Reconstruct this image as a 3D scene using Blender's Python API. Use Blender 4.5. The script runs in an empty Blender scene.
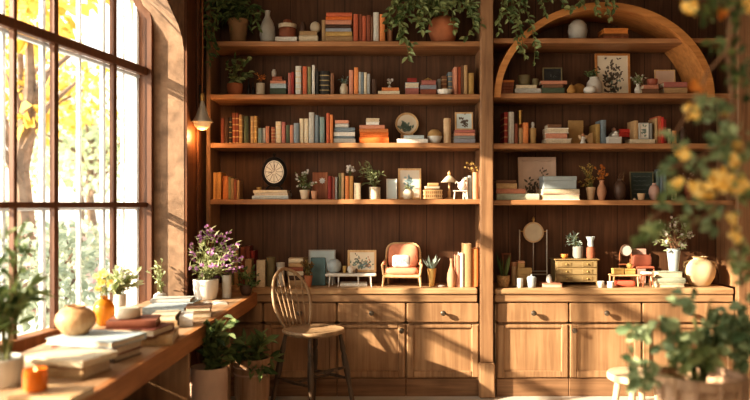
import bpy, math, random
from mathutils import Vector, Matrix, Euler

# ------------------------------------------------------------------ basics
F = 730.0                 # focal length in pixels of the 750 px wide frame
CX, CY, EYE = 372.0, 204.0, 1.42
def X(px, Y): return (px - CX) * Y / F
def Z(py, Y): return EYE - (py - CY) * Y / F
R = math.radians
rnd = random.Random(7)
COL = bpy.context.scene.collection

def sub(a, b): return (a[0]-b[0], a[1]-b[1], a[2]-b[2])

# ------------------------------------------------------------------ materials
MATS = {}
def new_mat(name):
    m = bpy.data.materials.new(name); m.use_nodes = True
    nt = m.node_tree; b = nt.nodes['Principled BSDF']
    return m, nt, b

def plain(name, c, rough=.6, var=.12, scale=18, metal=0, bump=0, emit=0, emitc=None, trans=0, spec=.4):
    m, nt, b = new_mat(name)
    b.inputs['Roughness'].default_value = rough
    b.inputs['Metallic'].default_value = metal
    b.inputs['Specular IOR Level'].default_value = spec
    if trans: b.inputs['Transmission Weight'].default_value = trans
    tc = nt.nodes.new('ShaderNodeTexCoord')
    nz = nt.nodes.new('ShaderNodeTexNoise'); nz.inputs['Scale'].default_value = scale; nz.inputs['Detail'].default_value = 4
    nt.links.new(tc.outputs['Object'], nz.inputs['Vector'])
    rp = nt.nodes.new('ShaderNodeValToRGB')
    rp.color_ramp.elements[0].position = .3; rp.color_ramp.elements[1].position = .7
    rp.color_ramp.elements[0].color = (*[max(0, v*(1-var)) for v in c], 1)
    rp.color_ramp.elements[1].color = (*[min(1, v*(1+var)) for v in c], 1)
    nt.links.new(nz.outputs['Fac'], rp.inputs['Fac']); nt.links.new(rp.outputs['Color'], b.inputs['Base Color'])
    if bump:
        bp = nt.nodes.new('ShaderNodeBump'); bp.inputs['Strength'].default_value = bump; bp.inputs['Distance'].default_value = .01
        nt.links.new(nz.outputs['Fac'], bp.inputs['Height']); nt.links.new(bp.outputs['Normal'], b.inputs['Normal'])
    if emit:
        b.inputs['Emission Color'].default_value = (*(emitc or c), 1); b.inputs['Emission Strength'].default_value = emit
    MATS[name] = m; return m

def wood(name, c1, c2, axis='x', rough=.5, planks=0, scale=1.0):
    """wood grain stretched along an axis; planks>0 draws vertical board joints that many metres apart along x"""
    m, nt, b = new_mat(name); b.inputs['Roughness'].default_value = rough
    b.inputs['Specular IOR Level'].default_value = .35
    tc = nt.nodes.new('ShaderNodeTexCoord')
    mp = nt.nodes.new('ShaderNodeMapping')
    s = {'x': (2.2, 34, 34), 'y': (34, 2.2, 34), 'z': (34, 34, 2.2)}[axis]
    mp.inputs['Scale'].default_value = tuple(v*scale for v in s)
    nt.links.new(tc.outputs['Object'], mp.inputs['Vector'])
    nz = nt.nodes.new('ShaderNodeTexNoise'); nz.inputs['Scale'].default_value = 1.0; nz.inputs['Detail'].default_value = 6; nz.inputs['Distortion'].default_value = .6
    nt.links.new(mp.outputs['Vector'], nz.inputs['Vector'])
    n2 = nt.nodes.new('ShaderNodeTexNoise'); n2.inputs['Scale'].default_value = 3.5; n2.inputs['Detail'].default_value = 3
    nt.links.new(tc.outputs['Object'], n2.inputs['Vector'])
    ad = nt.nodes.new('ShaderNodeMath'); ad.operation = 'MULTIPLY_ADD'; ad.inputs[1].default_value = .65; 
    nt.links.new(nz.outputs['Fac'], ad.inputs[0])
    m2 = nt.nodes.new('ShaderNodeMath'); m2.operation = 'MULTIPLY'; m2.inputs[1].default_value = .4
    nt.links.new(n2.outputs['Fac'], m2.inputs[0]); nt.links.new(m2.outputs[0], ad.inputs[2])
    rp = nt.nodes.new('ShaderNodeValToRGB')
    rp.color_ramp.elements[0].position = .38; rp.color_ramp.elements[1].position = .66
    rp.color_ramp.elements[0].color = (*c1, 1); rp.color_ramp.elements[1].color = (*c2, 1)
    nt.links.new(ad.outputs[0], rp.inputs['Fac'])
    out = rp.outputs['Color']
    if planks:
        sx = nt.nodes.new('ShaderNodeSeparateXYZ'); nt.links.new(tc.outputs['Object'], sx.inputs[0])
        d = nt.nodes.new('ShaderNodeMath'); d.operation = 'DIVIDE'; d.inputs[1].default_value = planks
        nt.links.new(sx.outputs['X'], d.inputs[0])
        fr = nt.nodes.new('ShaderNodeMath'); fr.operation = 'FRACT'; nt.links.new(d.outputs[0], fr.inputs[0])
        pp = nt.nodes.new('ShaderNodeMath'); pp.operation = 'PINGPONG'; pp.inputs[1].default_value = .5; nt.links.new(fr.outputs[0], pp.inputs[0])
        lt = nt.nodes.new('ShaderNodeMath'); lt.operation = 'LESS_THAN'; lt.inputs[1].default_value = .014; nt.links.new(pp.outputs[0], lt.inputs[0])
        mx = nt.nodes.new('ShaderNodeMix'); mx.data_type = 'RGBA'
        nt.links.new(lt.outputs[0], mx.inputs['Factor']); nt.links.new(out, mx.inputs['A'])
        mx.inputs['B'].default_value = (c1[0]*.55, c1[1]*.55, c1[2]*.55, 1)
        out = mx.outputs['Result']
    nt.links.new(out, b.inputs['Base Color'])
    bp = nt.nodes.new('ShaderNodeBump'); bp.inputs['Strength'].default_value = .12; bp.inputs['Distance'].default_value = .004
    nt.links.new(nz.outputs['Fac'], bp.inputs['Height']); nt.links.new(bp.outputs['Normal'], b.inputs['Normal'])
    MATS[name] = m; return m

def leafmat(name, c1, c2, trans=.3, rough=.5):
    """leaf colour varies from leaf to leaf"""
    m, nt, b = new_mat(name); b.inputs['Roughness'].default_value = rough
    b.inputs['Specular IOR Level'].default_value = .3
    ge = nt.nodes.new('ShaderNodeNewGeometry')
    rp = nt.nodes.new('ShaderNodeValToRGB')
    rp.color_ramp.elements[0].color = (*c1, 1); rp.color_ramp.elements[1].color = (*c2, 1)
    nt.links.new(ge.outputs['Random Per Island'], rp.inputs['Fac'])
    nt.links.new(rp.outputs['Color'], b.inputs['Base Color'])
    tr = nt.nodes.new('ShaderNodeBsdfTranslucent'); nt.links.new(rp.outputs['Color'], tr.inputs['Color'])
    mx = nt.nodes.new('ShaderNodeMixShader'); mx.inputs[0].default_value = trans
    o = nt.nodes['Material Output']
    nt.links.new(b.outputs[0], mx.inputs[1]); nt.links.new(tr.outputs[0], mx.inputs[2]); nt.links.new(mx.outputs[0], o.inputs['Surface'])
    MATS[name] = m; return m

def book_mat():
    """cloth cover: the object's own colour, with foil bands over the spine where the colour's alpha asks for them"""
    m, nt, b = new_mat('book_cloth'); b.inputs['Roughness'].default_value = .62
    b.inputs['Specular IOR Level'].default_value = .3
    oi = nt.nodes.new('ShaderNodeObjectInfo')
    tc = nt.nodes.new('ShaderNodeTexCoord')
    nz = nt.nodes.new('ShaderNodeTexNoise'); nz.inputs['Scale'].default_value = 60; nz.inputs['Detail'].default_value = 3
    nt.links.new(tc.outputs['Object'], nz.inputs['Vector'])
    hs = nt.nodes.new('ShaderNodeHueSaturation')
    mr = nt.nodes.new('ShaderNodeMapRange'); mr.inputs['To Min'].default_value = .72; mr.inputs['To Max'].default_value = 1.25
    nt.links.new(nz.outputs['Fac'], mr.inputs['Value']); nt.links.new(mr.outputs[0], hs.inputs['Value'])
    nt.links.new(oi.outputs['Color'], hs.inputs['Color'])
    sp = nt.nodes.new('ShaderNodeSeparateXYZ'); nt.links.new(tc.outputs['Generated'], sp.inputs[0])
    wv = nt.nodes.new('ShaderNodeMath'); wv.operation = 'MULTIPLY'; wv.inputs[1].default_value = 5.0
    nt.links.new(sp.outputs['Z'], wv.inputs[0])
    fr = nt.nodes.new('ShaderNodeMath'); fr.operation = 'FRACT'; nt.links.new(wv.outputs[0], fr.inputs[0])
    lt = nt.nodes.new('ShaderNodeMath'); lt.operation = 'LESS_THAN'; lt.inputs[1].default_value = .2; nt.links.new(fr.outputs[0], lt.inputs[0])
    inv = nt.nodes.new('ShaderNodeMath'); inv.operation = 'SUBTRACT'; inv.inputs[0].default_value = 1.0
    nt.links.new(oi.outputs['Alpha'], inv.inputs[1])
    mu = nt.nodes.new('ShaderNodeMath'); mu.operation = 'MULTIPLY'; nt.links.new(lt.outputs[0], mu.inputs[0]); nt.links.new(inv.outputs[0], mu.inputs[1])
    mx = nt.nodes.new('ShaderNodeMix'); mx.data_type = 'RGBA'
    nt.links.new(mu.outputs[0], mx.inputs['Factor']); nt.links.new(hs.outputs['Color'], mx.inputs['A'])
    mx.inputs['B'].default_value = (.62, .47, .24, 1)
    nt.links.new(mx.outputs['Result'], b.inputs['Base Color'])
    MATS['book'] = m; return m

def glass_mat():
    m = bpy.data.materials.new('window_glass'); m.use_nodes = True
    nt = m.node_tree; nt.nodes.remove(nt.nodes['Principled BSDF'])
    tr = nt.nodes.new('ShaderNodeBsdfTransparent'); tr.inputs[0].default_value = (.97, .985, .98, 1)
    gl = nt.nodes.new('ShaderNodeBsdfGlossy'); gl.inputs['Roughness'].default_value = .02
    fr = nt.nodes.new('ShaderNodeFresnel'); fr.inputs[0].default_value = 1.3
    mx = nt.nodes.new('ShaderNodeMixShader')
    nt.links.new(fr.outputs[0], mx.inputs[0]); nt.links.new(tr.outputs[0], mx.inputs[1]); nt.links.new(gl.outputs[0], mx.inputs[2])
    nt.links.new(mx.outputs[0], nt.nodes['Material Output'].inputs['Surface'])
    MATS['glass'] = m; return m

def brick_mat(name, c1, c2, cm):
    m, nt, b = new_mat(name); b.inputs['Roughness'].default_value = .85
    tc = nt.nodes.new('ShaderNodeTexCoord'); br = nt.nodes.new('ShaderNodeTexBrick')
    mp = nt.nodes.new('ShaderNodeMapping'); mp.inputs['Rotation'].default_value = (R(90), 0, 0)
    nt.links.new(tc.outputs['Object'], mp.inputs['Vector']); nt.links.new(mp.outputs[0], br.inputs['Vector'])
    br.inputs['Scale'].default_value = 3; br.inputs['Color1'].default_value = (*c1, 1); br.inputs['Color2'].default_value = (*c2, 1); br.inputs['Mortar'].default_value = (*cm, 1)
    nt.links.new(br.outputs['Color'], b.inputs['Base Color']); MATS[name] = m; return m

wood('honey', (.25, .142, .075), (.44, .275, .152), 'x', .45)
wood('worktop_wood', (.33, .20, .105), (.56, .37, .205), 'x', .45)
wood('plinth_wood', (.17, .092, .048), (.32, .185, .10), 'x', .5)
wood('honey_v', (.25, .142, .075), (.44, .27, .148), 'z', .45)
wood('honey_door', (.28, .158, .082), (.44, .268, .145), 'z', .45)
wood('shelf_wood', (.28, .135, .06), (.47, .245, .115), 'x', .48)
wood('upright_wood', (.21, .112, .058), (.37, .212, .112), 'z', .48)
wood('arch_wood', (.42, .18, .055), (.62, .30, .105), 'x', .4)
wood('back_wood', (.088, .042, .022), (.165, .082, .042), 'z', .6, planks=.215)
wood('dark_wood', (.075, .028, .012), (.16, .065, .028), 'z', .5)
wood('window_wood', (.085, .036, .018), (.15, .065, .032), 'z', .5)
wood('frame_brown', (.17, .065, .02), (.27, .11, .04), 'z', .5)
wood('counter_wood', (.30, .18, .10), (.47, .31, .19), 'y', .42)
wood('counter_edge', (.28, .115, .04), (.45, .205, .08), 'y', .45)
wood('chair_wood', (.24, .155, .085), (.44, .30, .18), 'z', .45)
wood('chair_dark', (.05, .036, .025), (.15, .10, .065), 'z', .45)
wood('pale_wood', (.52, .33, .16), (.74, .52, .29), 'z', .5)
wood('red_wood', (.22, .07, .03), (.38, .15, .07), 'z', .5)
wood('planter_wood', (.36, .22, .14), (.62, .43, .29), 'z', .6)
wood('stool_wood', (.56, .41, .26), (.76, .61, .43), 'z', .5)
wood('chest_drawer', (.24, .165, .075), (.40, .295, .15), 'x', .5)
wood('chest_wood', (.19, .125, .055), (.36, .26, .12), 'x', .5)
plain('plaster', (.255, .165, .107), .9, .34, 11, bump=.5)
plain('ceiling_paint', (.16, .10, .06), .9, .1, 3)
plain('room_paint', (.34, .21, .12), .9, .1, 3)
plain('floor_stone', (.62, .57, .50), .55, .08, 4)
plain('white_frame', (.46, .47, .47), .6, .04, 8)
plain('board_teal', (.10,.17,.18), .6, .15, 12)
plain('back_plain', (.12,.05,.022), .7, .2, 12)
wood('planter_weave', (.30,.17,.09), (.50,.33,.21), 'z', .8)
plain('terracotta', (.45, .17, .08), .75, .18, 14, bump=.1)
plain('terracotta_dark', (.27, .095, .05), .7, .18, 14, bump=.1)
plain('terracotta_pale', (.56, .30, .18), .8, .15, 14, bump=.1)
plain('ceramic_white', (.69, .66, .60), .4, .05, 12)
plain('ceramic_cream', (.64, .55, .41), .5, .08, 16)
plain('ceramic_grey', (.50, .49, .45), .55, .1, 16)
plain('ceramic_sand', (.62, .44, .27), .7, .12, 18, bump=.1)
plain('ceramic_stone', (.25, .24, .21), .6, .12, 18)
plain('pot_brown', (.30, .185, .095), .75, .15, 14)
plain('ceramic_olive', (.20, .17, .09), .6, .15, 18)
plain('ceramic_dark', (.10, .055, .035), .5, .2, 14)
plain('ceramic_blue', (.38, .44, .46), .5, .08, 14)
plain('ceramic_pink', (.52, .34, .28), .6, .12, 18)
wood('vase_wood', (.38, .20, .09), (.60, .38, .20), 'z', .5)
plain('urn_cream', (.66, .50, .31), .65, .08, 9, bump=.1)
plain('planter_clay', (.52, .36, .27), .8, .1, 10, bump=.15)
plain('brass', (.62, .42, .16), .35, .1, 20, metal=.7)
plain('steel', (.60, .57, .50), .3, .08, 20, metal=.45)
plain('black_metal', (.025, .02, .018), .45, .2, 20, metal=.4)
plain('knob_metal', (.16, .13, .10), .35, .2, 20, metal=.7)
plain('gold_box', (.60, .40, .14), .5, .12, 20)
plain('orange_glaze', (.72, .28, .07), .45, .15, 16)
plain('ochre', (.50, .28, .09), .65, .2, 16, bump=.1)
plain('black_board', (.035, .035, .033), .7, .3, 30)
plain('green_board', (.055, .075, .065), .75, .3, 9)
plain('kraft', (.46, .30, .13), .85, .12, 22)
plain('paper', (.70, .65, .57), .85, .05, 30)
plain('paper_edges', (.62, .52, .38), .9, .14, 90)
plain('canvas_pale', (.70, .72, .70), .85, .07, 7)
plain('canvas_cream', (.78, .70, .56), .85, .06, 9)
plain('canvas_pink', (.66, .50, .40), .85, .09, 9)
plain('canvas_blue', (.58, .66, .66), .85, .08, 7)
plain('ink_dark', (.16, .13, .10), .9, .3, 30)
plain('ink_green', (.22, .30, .25), .9, .3, 30)
plain('ink_blue', (.30, .42, .46), .9, .3, 30)
plain('ink_rust', (.52, .24, .12), .9, .3, 30)
plain('chalk', (.24, .27, .24), .9, .2, 40)
plain('peach', (.74, .31, .19), .85, .08, 40, bump=.1)
plain('pillow_cloth', (.60, .57, .55), .9, .25, 26)
plain('leather_red', (.36, .115, .07), .5, .2, 14)
plain('cushion_red', (.66, .15, .09), .8, .12, 20)
plain('wax', (.82, .66, .45), .6, .06, 20)
plain('amber_glass', (.70, .27, .03), .12, .1, 9, trans=.45)
plain('amber_candle', (.62, .17, .015), .2, .25, 14, trans=.25, emit=.03, emitc=(1, .30, .03))
plain('flame', (1, .7, .3), .5, 0, 5, emit=6, emitc=(1, .62, .22))
plain('bulb_glow', (.50, .40, .26), .3, 0, 5, emit=.22, emitc=(1, .62, .26))
plain('wicker', (.42, .25, .11), .8, .45, 60, bump=.4)
plain('soil', (.05, .03, .02), .95, .2, 40)
plain('stem_green', (.16, .17, .06), .7, .2, 20)
plain('stem_brown', (.20, .11, .06), .8, .2, 20)
plain('clock_face', (.80, .75, .64), .7, .06, 14)
plain('street_paving', (.62, .62, .60), .9, .12, 1.2)
plain('bark', (.19, .13, .09), .9, .3, 9, bump=.3)
plain('facade_pale', (.82, .76, .72), .9, .06, 3)
brick_mat('pale_brick', (.78, .60, .54), (.84, .72, .66), (.86, .84, .80))
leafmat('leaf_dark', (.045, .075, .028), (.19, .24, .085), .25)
leafmat('leaf_mid', (.07, .125, .045), (.27, .34, .14), .3)
leafmat('leaf_vine', (.09, .145, .05), (.48, .55, .27), .3)
leafmat('leaf_pale', (.20, .25, .12), (.52, .57, .34), .3)
leafmat('leaf_fore', (.10, .165, .08), (.46, .55, .32), .35)
leafmat('leaf_succulent', (.15, .21, .18), (.36, .43, .38), .2)
leafmat('leaf_brown', (.17, .10, .04), (.38, .25, .10), .3)
leafmat('petal_purple', (.27, .08, .30), (.62, .34, .55), .3)
leafmat('petal_white', (.62, .58, .54), (.86, .82, .78), .3)
leafmat('petal_yellow', (.95, .62, .10), (1.0, .88, .48), .4)
leafmat('leaf_bright', (.36, .43, .20), (.72, .76, .50), .4)
leafmat('petal_orange', (.55, .17, .04), (.80, .38, .08), .3)
leafmat('petal_gold', (.40, .26, .07), (.66, .48, .16), .3)
leafmat('petal_pink', (.62, .40, .36), (.80, .62, .58), .3)
leafmat('tree_gold', (.60, .36, .06), (.92, .72, .22), .45)
leafmat('tree_green', (.34, .40, .24), (.66, .70, .48), .45)
leafmat('hedge_green', (.30, .36, .27), (.58, .62, .48), .35)
book_mat(); glass_mat()

# ------------------------------------------------------------------ mesh builder
class MB:
    def __init__(s): s.v, s.f = [], []
    def add(s, vs, fs):
        o = len(s.v); s.v += [tuple(p) for p in vs]; s.f += [tuple(i+o for i in q) for q in fs]; return s
    def box(s, lo, hi, b=0.0, M=None):
        """box from corner to corner with chamfered edges"""
        c = [(lo[i]+hi[i])/2 for i in range(3)]; h = [abs(hi[i]-lo[i])/2 for i in range(3)]
        b = min(b, min(h)*.8)
        if b <= 0:
            vs = [(c[0]+sx*h[0], c[1]+sy*h[1], c[2]+sz*h[2]) for sx in (-1, 1) for sy in (-1, 1) for sz in (-1, 1)]
            fs = [(0,1,3,2),(4,6,7,5),(0,4,5,1),(2,3,7,6),(0,2,6,4),(1,5,7,3)]
        else:
            vs, idx, fs = [], {}, []
            for sx in (-1, 1):
                for sy in (-1, 1):
                    for sz in (-1, 1):
                        for a in range(3):
                            q = [h[0]-b, h[1]-b, h[2]-b]; q[a] = h[a]
                            idx[(sx, sy, sz, a)] = len(vs)
                            vs.append((c[0]+sx*q[0], c[1]+sy*q[1], c[2]+sz*q[2]))
            for a in range(3):
                u, w = (a+1) % 3, (a+2) % 3
                for sg in (-1, 1):
                    loop = []
                    for su, sw in ((-1,-1),(1,-1),(1,1),(-1,1)):
                        k = [0,0,0]; k[a] = sg; k[u] = su; k[w] = sw; loop.append(idx[(*k, a)])
                    fs.append(tuple(loop if sg > 0 else loop[::-1]))
                for su in (-1, 1):
                    for sw in (-1, 1):
                        k1 = [0,0,0]; k1[u] = su; k1[w] = sw
                        ks = []
                        for sg in (-1, 1):
                            k = list(k1); k[a] = sg; ks.append(k)
                        q = [idx[(*ks[0], u)], idx[(*ks[1], u)], idx[(*ks[1], w)], idx[(*ks[0], w)]]
                        fs.append(tuple(q if su*sw > 0 else q[::-1]))
            for sx in (-1, 1):
                for sy in (-1, 1):
                    for sz in (-1, 1):
                        t = [idx[(sx,sy,sz,a)] for a in range(3)]
                        fs.append(tuple(t if sx*sy*sz > 0 else t[::-1]))
        if M is not None: vs = [tuple(M @ Vector(p)) for p in vs]
        return s.add(vs, fs)
    def lathe(s, prof, c=(0,0,0), n=20, sx=1, sy=1, M=None):
        vs, fs = [], []
        rings = []
        for r, z in prof:
            if r <= 1e-6: rings.append([len(vs)]); vs.append((0,0,z))
            else:
                rings.append(list(range(len(vs), len(vs)+n)))
                for i in range(n):
                    a = 2*math.pi*i/n; vs.append((r*math.cos(a)*sx, r*math.sin(a)*sy, z))
        for A, B in zip(rings, rings[1:]):
            if len(A) == 1 and len(B) == 1: continue
            for i in range(n):
                j = (i+1) % n
                if len(A) == 1: fs.append((A[0], B[j], B[i]))
                elif len(B) == 1: fs.append((A[i], A[j], B[0]))
                else: fs.append((A[i], A[j], B[j], B[i]))
        if M is not None: vs = [tuple(M @ Vector(p)) for p in vs]
        vs = [(p[0]+c[0], p[1]+c[1], p[2]+c[2]) for p in vs]
        return s.add(vs, fs)
    def tube(s, pts, r, n=6, closed=False):
        pts = [Vector(p) for p in pts]; rs = r if isinstance(r, (list, tuple)) else [r]*len(pts)
        vs, fs, rings = [], [], []
        prev = None
        for i, p in enumerate(pts):
            if closed: t = pts[(i+1) % len(pts)] - pts[i-1]
            else: t = pts[min(i+1, len(pts)-1)] - pts[max(i-1, 0)]
            t.normalize()
            if prev is None:
                a = Vector((0,0,1)) if abs(t.z) < .9 else Vector((1,0,0))
                u = t.cross(a).normalized()
            else:
                u = (prev - t*prev.dot(t)).normalized()
            prev = u; w = t.cross(u)
            rings.append(list(range(len(vs), len(vs)+n)))
            for k in range(n):
                a = 2*math.pi*k/n; vs.append(tuple(p + (u*math.cos(a) + w*math.sin(a))*rs[i]))
        m = len(rings)
        for i in range(m if closed else m-1):
            A, B = rings[i], rings[(i+1) % m]
            for k in range(n): fs.append((A[k], A[(k+1)%n], B[(k+1)%n], B[k]))
        if not closed: fs += [tuple(rings[0][::-1]), tuple(rings[-1])]
        return s.add(vs, fs)
    def prism(s, poly, y0, y1, M=None):
        """polygon in x,z pushed from y0 to y1"""
        n = len(poly)
        vs = [(p[0], y0, p[1]) for p in poly] + [(p[0], y1, p[1]) for p in poly]
        fs = [tuple(range(n)), tuple(range(2*n-1, n-1, -1))] + [(i, i+n, (i+1)%n+n, (i+1)%n) for i in range(n)]
        if M is not None: vs = [tuple(M @ Vector(p)) for p in vs]
        return s.add(vs, fs)
    def leaf(s, p, d, nrm, L, W, fold=.25, curl=0.15):
        p = Vector(p); d = Vector(d).normalized(); nrm = Vector(nrm)
        nrm = (nrm - d*nrm.dot(d))
        if nrm.length < 1e-4: nrm = d.orthogonal()
        nrm.normalize(); w = d.cross(nrm)
        def P(a, b, c): return tuple(p + d*(a*L) + w*(b*W) + nrm*(c*W - curl*L*a*a))
        vs = [P(0,0,0), P(.3,.42,fold), P(.65,.42,fold), P(1,0,0), P(.65,-.42,fold), P(.3,-.42,fold)]
        return s.add(vs, [(0,3,2,1), (0,5,4,3)])
    def sphere(s, c, r, n=12, m=8, sx=1, sy=1, sz=1):
        prof = [(r*math.sin(math.pi*i/m), -r*math.cos(math.pi*i/m)*sz) for i in range(m+1)]
        prof[0] = (0, prof[0][1]); prof[-1] = (0, prof[-1][1])
        return s.lathe(prof, c, n, sx, sy)
    def build(s, name, mat, parent=None, loc=None, rot=None, sharp=40, flat=False):
        me = bpy.data.meshes.new(name); me.from_pydata(s.v, [], s.f); me.validate(); me.update()
        o = bpy.data.objects.new(name, me); COL.objects.link(o)
        me.materials.append(MATS[mat] if isinstance(mat, str) else mat)
        if not flat:
            me.polygons.foreach_set('use_smooth', [True]*len(me.polygons))
            me.set_sharp_from_angle(angle=R(sharp))
        if parent is not None: o.parent = parent
        if loc is not None: o.location = loc
        if rot is not None: o.rotation_euler = rot
        return o

SEEN = {}
def tag(o, label, cat, group=None, kind=None):
    w = label.replace(',', ' ').split()
    if not 4 <= len(w) <= 16: print('LABEL LENGTH', len(w), label)
    if label.lower() in SEEN and SEEN[label.lower()] != group: print('LABEL TWICE', label)
    SEEN[label.lower()] = group
    o['label'] = label; o['category'] = cat
    if group: o['group'] = group
    if kind: o['kind'] = kind
    return o
def thing(name, label, cat, loc=(0,0,0), rz=0, group=None, rx=0):
    o = bpy.data.objects.new(name, None); COL.objects.link(o)
    o.location = loc; o.rotation_euler = (rx, 0, rz); o.empty_display_size = .05
    return tag(o, label, cat, group)
def struct(o): o['kind'] = 'structure'; return o
# ------------------------------------------------------------------ camera, light
sc = bpy.context.scene
cam = bpy.data.cameras.new('camera'); cob = bpy.data.objects.new('camera', cam); COL.objects.link(cob)
cob.location = (0, 0, EYE); cob.rotation_euler = (R(90), 0, 0)
cam.sensor_width = 36; cam.lens = F/750*36
cam.shift_x = (375-CX)/750; cam.shift_y = (CY-200)/750
cam.clip_start = .05; cam.clip_end = 200
cam.dof.use_dof = True; cam.dof.focus_distance = 5.45; cam.dof.aperture_fstop = cam.lens/29.0
sc.camera = cob
sc.view_settings.view_transform = 'Standard'
sc.view_settings.look = 'Medium High Contrast'
sc.view_settings.exposure = -.04

SUN = Vector((1, .44, -.46)).normalized()
sl = bpy.data.lights.new('sun', 'SUN'); sl.energy = 16; sl.angle = R(.9); sl.color = (1, .82, .61)
so = bpy.data.objects.new('sun', sl); COL.objects.link(so)
so.rotation_euler = SUN.to_track_quat('-Z', 'Y').to_euler()
def area(name, loc, target, size, power, color, sy=None):
    l = bpy.data.lights.new(name, 'AREA'); l.energy = power; l.color = color; l.size = size
    if sy: l.shape = 'RECTANGLE'; l.size_y = sy
    o = bpy.data.objects.new(name, l); COL.objects.link(o); o.location = loc
    o.rotation_euler = (Vector(target)-Vector(loc)).to_track_quat('-Z', 'Y').to_euler(); return o
area('room_fill', (-.55, .2, 2.7), (1.4, 5.4, 1.6), 1.8, 40, (1, .78, .52))  # added warm fill for the shelves and arch, no fixture hangs here
area('front_fill', (2.7, -.6, 2.9), (1.6, 2.3, 1.2), 1.2, 20, (1, .82, .60))  # unseen fill added to brighten the hanging vine and front planter
area('window_daylight', (-2.9, 2.6, 1.9), (1.0, 4.2, 1.0), 3.0, 105, (1, .92, .78), 2.2)
w = bpy.data.worlds.new('sky'); sc.world = w; w.use_nodes = True
nt = w.node_tree; bg = nt.nodes['Background']
tc = nt.nodes.new('ShaderNodeTexCoord'); sx_ = nt.nodes.new('ShaderNodeSeparateXYZ'); nt.links.new(tc.outputs['Generated'], sx_.inputs[0])
rp = nt.nodes.new('ShaderNodeValToRGB'); rp.color_ramp.elements[0].position = 0; rp.color_ramp.elements[1].position = .5
rp.color_ramp.elements[0].color = (1, .92, .80, 1); rp.color_ramp.elements[1].color = (.86, .93, 1, 1)
nt.links.new(sx_.outputs['Z'], rp.inputs['Fac']); nt.links.new(rp.outputs['Color'], bg.inputs['Color'])
bg.inputs['Strength'].default_value = 2.3

# ------------------------------------------------------------------ room shell
CEIL = 3.55
struct(MB().box((-2.6, -2.0, -.1), (3.3, 5.9, 0)).build('floor', 'floor_stone'))
struct(MB().box((-2.6, -2.0, CEIL), (3.3, 5.9, CEIL+.1)).build('ceiling', 'ceiling_paint'))
struct(MB().box((-1.4, 5.80, 0), (3.3, 5.90, CEIL)).build('wall_back', 'dark_wood'))
struct(MB().box((3.2, -2.0, 0), (3.3, 5.80, CEIL)).build('wall_right', 'dark_wood'))
struct(MB().box((-2.6, -2.1, 0), (3.3, -2.0, CEIL)).build('wall_rear', 'room_paint'))
def wx(Y): return -1.52 - .193*(4.95-Y)          # the window plane runs at a slight angle
WX = -1.275
inner = [(4.95,0),(4.95,2.46),(4.90,2.54),(4.80,2.60),(4.50,2.70),(4.1,2.80),(3.5,2.90),(2.9,2.93),(2.2,2.90),(1.6,2.80),(1.15,2.66),(.95,2.54),(.9,2.4),(.9,0)]
outer = [(4.95,0),(4.95,2.66),(4.91,2.78),(4.82,2.88),(4.50,2.98),(4.1,3.04),(3.5,3.10),(2.9,3.12),(2.2,3.10),(1.6,3.02),(1.15,2.90),(.95,2.78),(.9,2.6),(.9,0)]
m = MB(); n = len(inner)
vs = [(WX, y, z) for y, z in inner] + [(wx(y)-.10, y, z) for y, z in outer]
fs = [(i, i+1, n+i+1, n+i) for i in range(n-1)]
m.add(vs, fs)
top = [(WX, y, z) for y, z in inner[1:-1]] + [(WX, y, CEIL) for y, z in inner[1:-1]]
k = len(inner)-2
m.add(top, [(i, i+1, k+i+1, k+i) for i in range(k-1)])
m.add([(WX,4.95,0),(WX,5.80,0),(WX,5.80,CEIL),(WX,4.95,CEIL)], [(0,1,2,3)])
m.add([(WX,.9,0),(WX,-2.0,0),(WX,-2.0,CEIL),(WX,.9,CEIL)], [(0,1,2,3)])
m.add([(wx(y)-.10, y, z) for y, z in outer[1:-1]] + [(wx(y)-.10, y, CEIL) for y, z in outer[1:-1]], [(i, i+1, k+i+1, k+i) for i in range(k-1)])
struct(m.build('wall_left', 'plaster', sharp=30))
struct(MB().box((WX+.001, 4.953, 0), (WX+.02, 5.40, CEIL-.01)).box((WX+.02, 5.20, 0), (WX+.04, 5.27, CEIL-.01), .006).build('trim_1', 'dark_wood'))

# ------------------------------------------------------------------ window
ang = math.atan2(-1, -.193)
def wM(Y, off=0):
    """frame with local x along the glass towards the camera, y into the room, origin on the glass plane at depth Y"""
    nrm = Vector((1, -.193, 0)).normalized()
    o = Vector((wx(Y), Y, 0)) + nrm*off
    ax = Vector((-.193, -1, 0)).normalized()
    M = Matrix((( ax.x, nrm.x, 0, o.x), (ax.y, nrm.y, 0, o.y), (0, 0, 1, 0), (0,0,0,1)))
    return M
def glassY(px):
    kk = (px-CX)/F
    return 2.475/(.193-kk)
ZS, ZT = .70, 3.11                                # sill and head
ww = thing('window_1', 'tall arched window with dark wooden glazing bars and white outer frames', 'window', (0,0,0)); ww['kind'] = 'structure'; del ww['category']
def outer_z(Y):
    for (y0, z0), (y1, z1) in zip(outer[1:], outer[2:]):
        if y1 <= Y <= y0: return z1 + (z0-z1)*(Y-y1)/(y0-y1 + 1e-9)
    return 2.6
UL = math.hypot(1, .193)
def along(Y0, Y1): return (Y0-Y1)*UL
mull = [glassY(114), glassY(55), glassY(14), 3.05, 2.55, 1.95, 1.4]
for Y, wd in zip(mull, (.034, .037, .024, .037, .03, .037, .03)):
    MB().box((-wd/2, -.022, ZS), (wd/2, .012, outer_z(Y)-.02), .004, wM(Y)).build('glazing_bar', 'window_wood', ww)
MB().box((0, -.03, 2.285), (along(4.95, .95), .016, 2.338), .005, wM(4.95)).build('transom', 'window_wood', ww)
MB().box((0, -.025, 1.400), (along(4.95, .95), .014, 1.43), .004, wM(4.95)).build('transom', 'window_wood', ww)
MB().box((0, -.045, ZS-.03), (along(4.95, .95), .05, ZS+.05), .006, wM(4.95)).build('sill', 'frame_brown', ww)
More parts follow.
